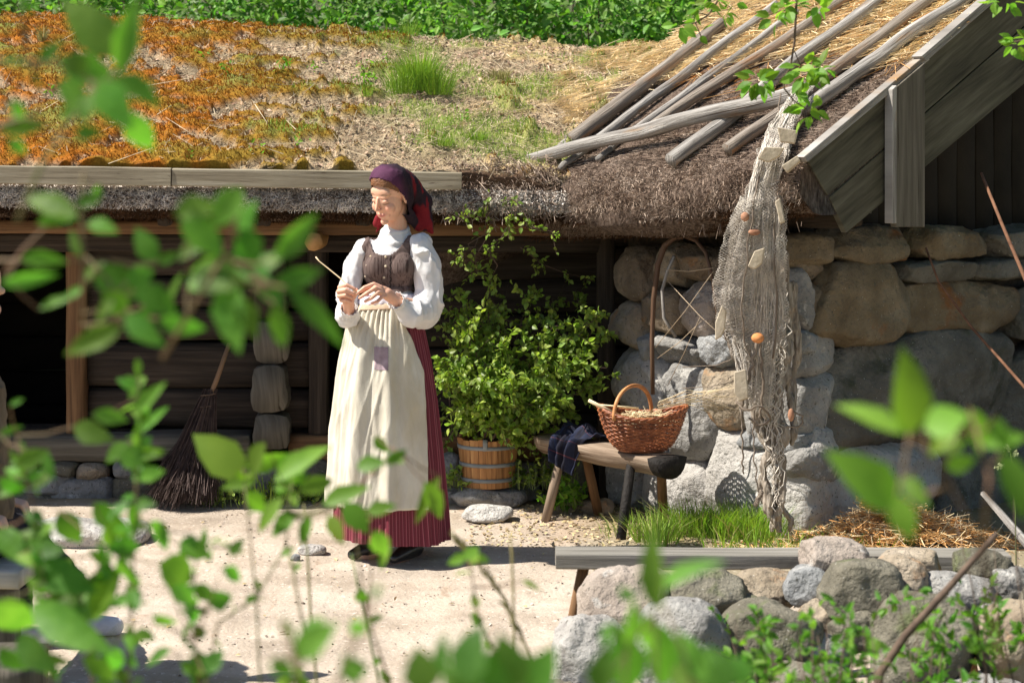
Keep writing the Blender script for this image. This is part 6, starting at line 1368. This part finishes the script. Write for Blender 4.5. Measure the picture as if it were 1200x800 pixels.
# low undergrowth along the lower edge
n = 2600; xx_ = rng.uniform(-1.6, 1.9, n); yy = rng.uniform(4.9, 6.1, n); p = np.stack([xx_, yy, .03 + .28 * rng.rand(n) * sstep(6.0, 5.2, yy)], 1); k = (xx_ > .15) | (rng.rand(n) < .25); p = p[k]
o = leafmesh('undergrowth', p, rdir(len(p)) + np.array([0, 0, .5]), rdir(len(p)) * .6 + np.array([0, -.4, .8]), rng.uniform(.02, .05, len(p)), M['leaf_front'], None, .55); tag(o, 'low green undergrowth in front of the boulders', 'undergrowth', kind='stuff')
# dry grass stalks in front of the sand
for lab, st, mt in (('tall brown seed stalk standing out of focus before the sand', [(640, 810), (618, 760), (590, 700), (560, 660), (535, 636)], 'drygrass'), ('thin pale grass stem left of the skirt hem', [(372, 810), (364, 720), (360, 640), (356, 590)], 'drygrass'), ('thin grass stem beneath the plank bench end', [(604, 812), (602, 720), (600, 650), (597, 622)], 'drygrass'), ('curved green stem below the apron', [(446, 812), (432, 740), (420, 690), (412, 648)], 'greenstem')):
    pts = [P(x, y, 3.2) for x, y in st]; g_ = Vector((pts[0].x, 3.25, 0)); r_ = [.0028] + [.0022] * (len(pts) - 1) + [.0012]
    mb = MB(); mb.tube([g_] + pts, r_, 5); o = mb.build('grass_stalk', M[mt]); tag(o, lab, 'grass stalk')
    if 'seed' in lab:
        A = []; B = []
        for i in range(90):
            f = rng.rand(); k_ = 1 + int(f * 3); q = pts[k_].lerp(pts[k_ + 1] if k_ + 1 < len(pts) else pts[k_], rng.rand()); d = (pts[-1] - pts[0]).normalized() + Vector(rdir(1)[0]) * .35; A.append(tuple(q)); B.append(tuple(q + d * .022))
        sticks('seed_head', A, B, .0016, M['drygrass'], o)
wf = thing('wild_flower', 'thin stem with small whitish flowers in the shade at the right edge', 'flower', P(1188, 650, 6.7))
mb = MB(); mb.tube([Vector((P(1192, 650, 6.7).x, 6.7, .0)), P(1190, 600, 6.7), P(1186, 540, 6.7), P(1181, 512, 6.7)], .002, 5); mb.build('stem', M['greenstem'], wf)
C = [tuple(P(x + rng.normal() * 2, y + rng.normal() * 2, 6.7)) for x, y in ((1181, 513), (1180, 520), (1182, 527), (1170, 546), (1174, 545), (1192, 533), (1189, 532)) for _ in range(4)]
leafmesh('blossom', C, rdir(len(C)), rdir(len(C)) + np.array([0, -1, .5]), .014, mk('blossom', [(.3, (.45, .50, .25)), (.7, (.66, .70, .42))], 5, bump=0, trans=(.3, (1, 1, 1))), wf, .8)

# overhanging twig at the top right
def hang(label, Yc, main, sides, leaves_at, seed, nl, ll):
    root = thing('hanging_twig', label, 'leafy branch', P(*main[0], Yc)); mb = MB(); mb.tube([P(x, y, Yc) for x, y in main], [.0045 - .0025 * i / (len(main) - 1) for i in range(len(main))], 6)
    for s_ in sides: mb.tube([P(x, y, Yc + .02 * i) for i, (x, y) in enumerate(s_)], .0018, 5)
    mb.build('stem', M['twig'], root); rs_ = np.random.RandomState(seed); C = []; D = []; N_ = []
    for (x, y, r_, n) in leaves_at:
        for _ in range(int(n * 1.6)):
            an = rs_.rand() * 6.28; rr = r_ * math.sqrt(rs_.rand()) * .6; c_ = P(x + math.cos(an) * rr, y + math.sin(an) * rr * .8, Yc + rs_.normal() * .05); C.append(tuple(c_)); D.append((math.cos(an) + rs_.normal() * .4, rs_.normal() * .5, -math.sin(an) * .8 - .15)); N_.append(tuple(rs_.normal(size=3) * .5 + np.array([-.3, -.5, .8])))
    leafmesh('leaves', C, D, N_, ll * rs_.uniform(.7, 1.15, len(C)), M['leaf_bright'], root, .62); return root
hang('leafy twig hanging from the top in front of the roof poles', 6.2, [(934, -30), (933, 10), (931, 50), (926, 80), (918, 92), (919, 104), (930, 118), (945, 128)], [[(931, 60), (940, 82), (955, 86)], [(918, 92), (900, 95), (885, 92)], [(934, 10), (912, 14), (896, 20)]],
     [(888, 96, 22, 16), (945, 84, 26, 13), (962, 82, 16, 7), (948, 128, 24, 13), (906, 22, 16, 6), (930, 8, 22, 9), (958, 8, 14, 5), (916, 10, 10, 3)], 61, 0, .052)
hang('small leafy twig dipping in from the top edge beside the straw', 6.4, [(850, -30), (842, 0), (830, 18), (815, 27), (800, 30)], [[(830, 18), (812, 14)], [(815, 27), (822, 44)]], [(795, 30, 14, 5), (822, 8, 16, 7), (818, 40, 12, 4), (850, 14, 14, 5), (838, 2, 14, 5), (862, 4, 10, 3)], 62, 0, .045)
hang('leaf spray poking in at the right edge before the gable boards', 6.0, [(1240, 40), (1212, 44), (1196, 48), (1186, 50)], [[(1212, 44), (1200, 60)]], [(1192, 52, 16, 9), (1205, 46, 12, 5), (1180, 4, 16, 6), (1165, 0, 8, 2)], 63, 0, .042)

# the tree at the right whose twigs hang into the picture; its crown shades the gable
tr_ = thing('tree', 'tree standing at the right of the barn with its crown above the picture', 'tree', (4.3, 6.6, 0))
mb = MB(); mb.tube([(4.3, 6.6, -.1), (4.25, 6.6, 1.2), (4.05, 6.55, 2.6), (3.9, 6.5, 4.2)], [.17, .14, .12, .07], 12, disp=lambda i, th: .08 * math.sin(th * 3 + i)); mb.build('trunk', M['twig'], tr_)
mb = MB()
for q_ in ((2.6, 5.6, 3.5), (2.7, 7.4, 3.8), (4.9, 7.6, 4.4), (3.6, 4.8, 4.6), (3.3, 6.4, 5.0)): mb.tube([(4.05, 6.55, 2.6 + .2 * random.random()), tuple((Vector((4.0, 6.5, 3.1)) + Vector(q_)) / 2), q_], [.05, .035, .012], 7)
mb.build('limb', M['twig'], tr_)
rs_ = np.random.RandomState(77); n = 15000; q = rdir(n, rs_) * rs_.rand(n, 1) ** .4; q *= (1 + .3 * fbm(q[:, 0] * 3, q[:, 1] * 3, q[:, 2] * 3, 3))[:, None]
Cc = np.array([4.2, 6.0, 4.3]) + q * np.array([1.75, 2.6, 1.25]); kk = (Cc[:, 2] > 2.95) & (fbm(Cc[:, 0] * 2, Cc[:, 1] * 2, Cc[:, 2] * 2, 2) > -.25); Cc = Cc[kk]; n = len(Cc)
leafmesh('crown', Cc, rdir(n, rs_) + np.array([0, 0, -.2]), rdir(n, rs_) * .8 + np.array([0, 0, 1]), .10 * rs_.uniform(.6, 1.2, n), M['leaf_front'], tr_, .6)
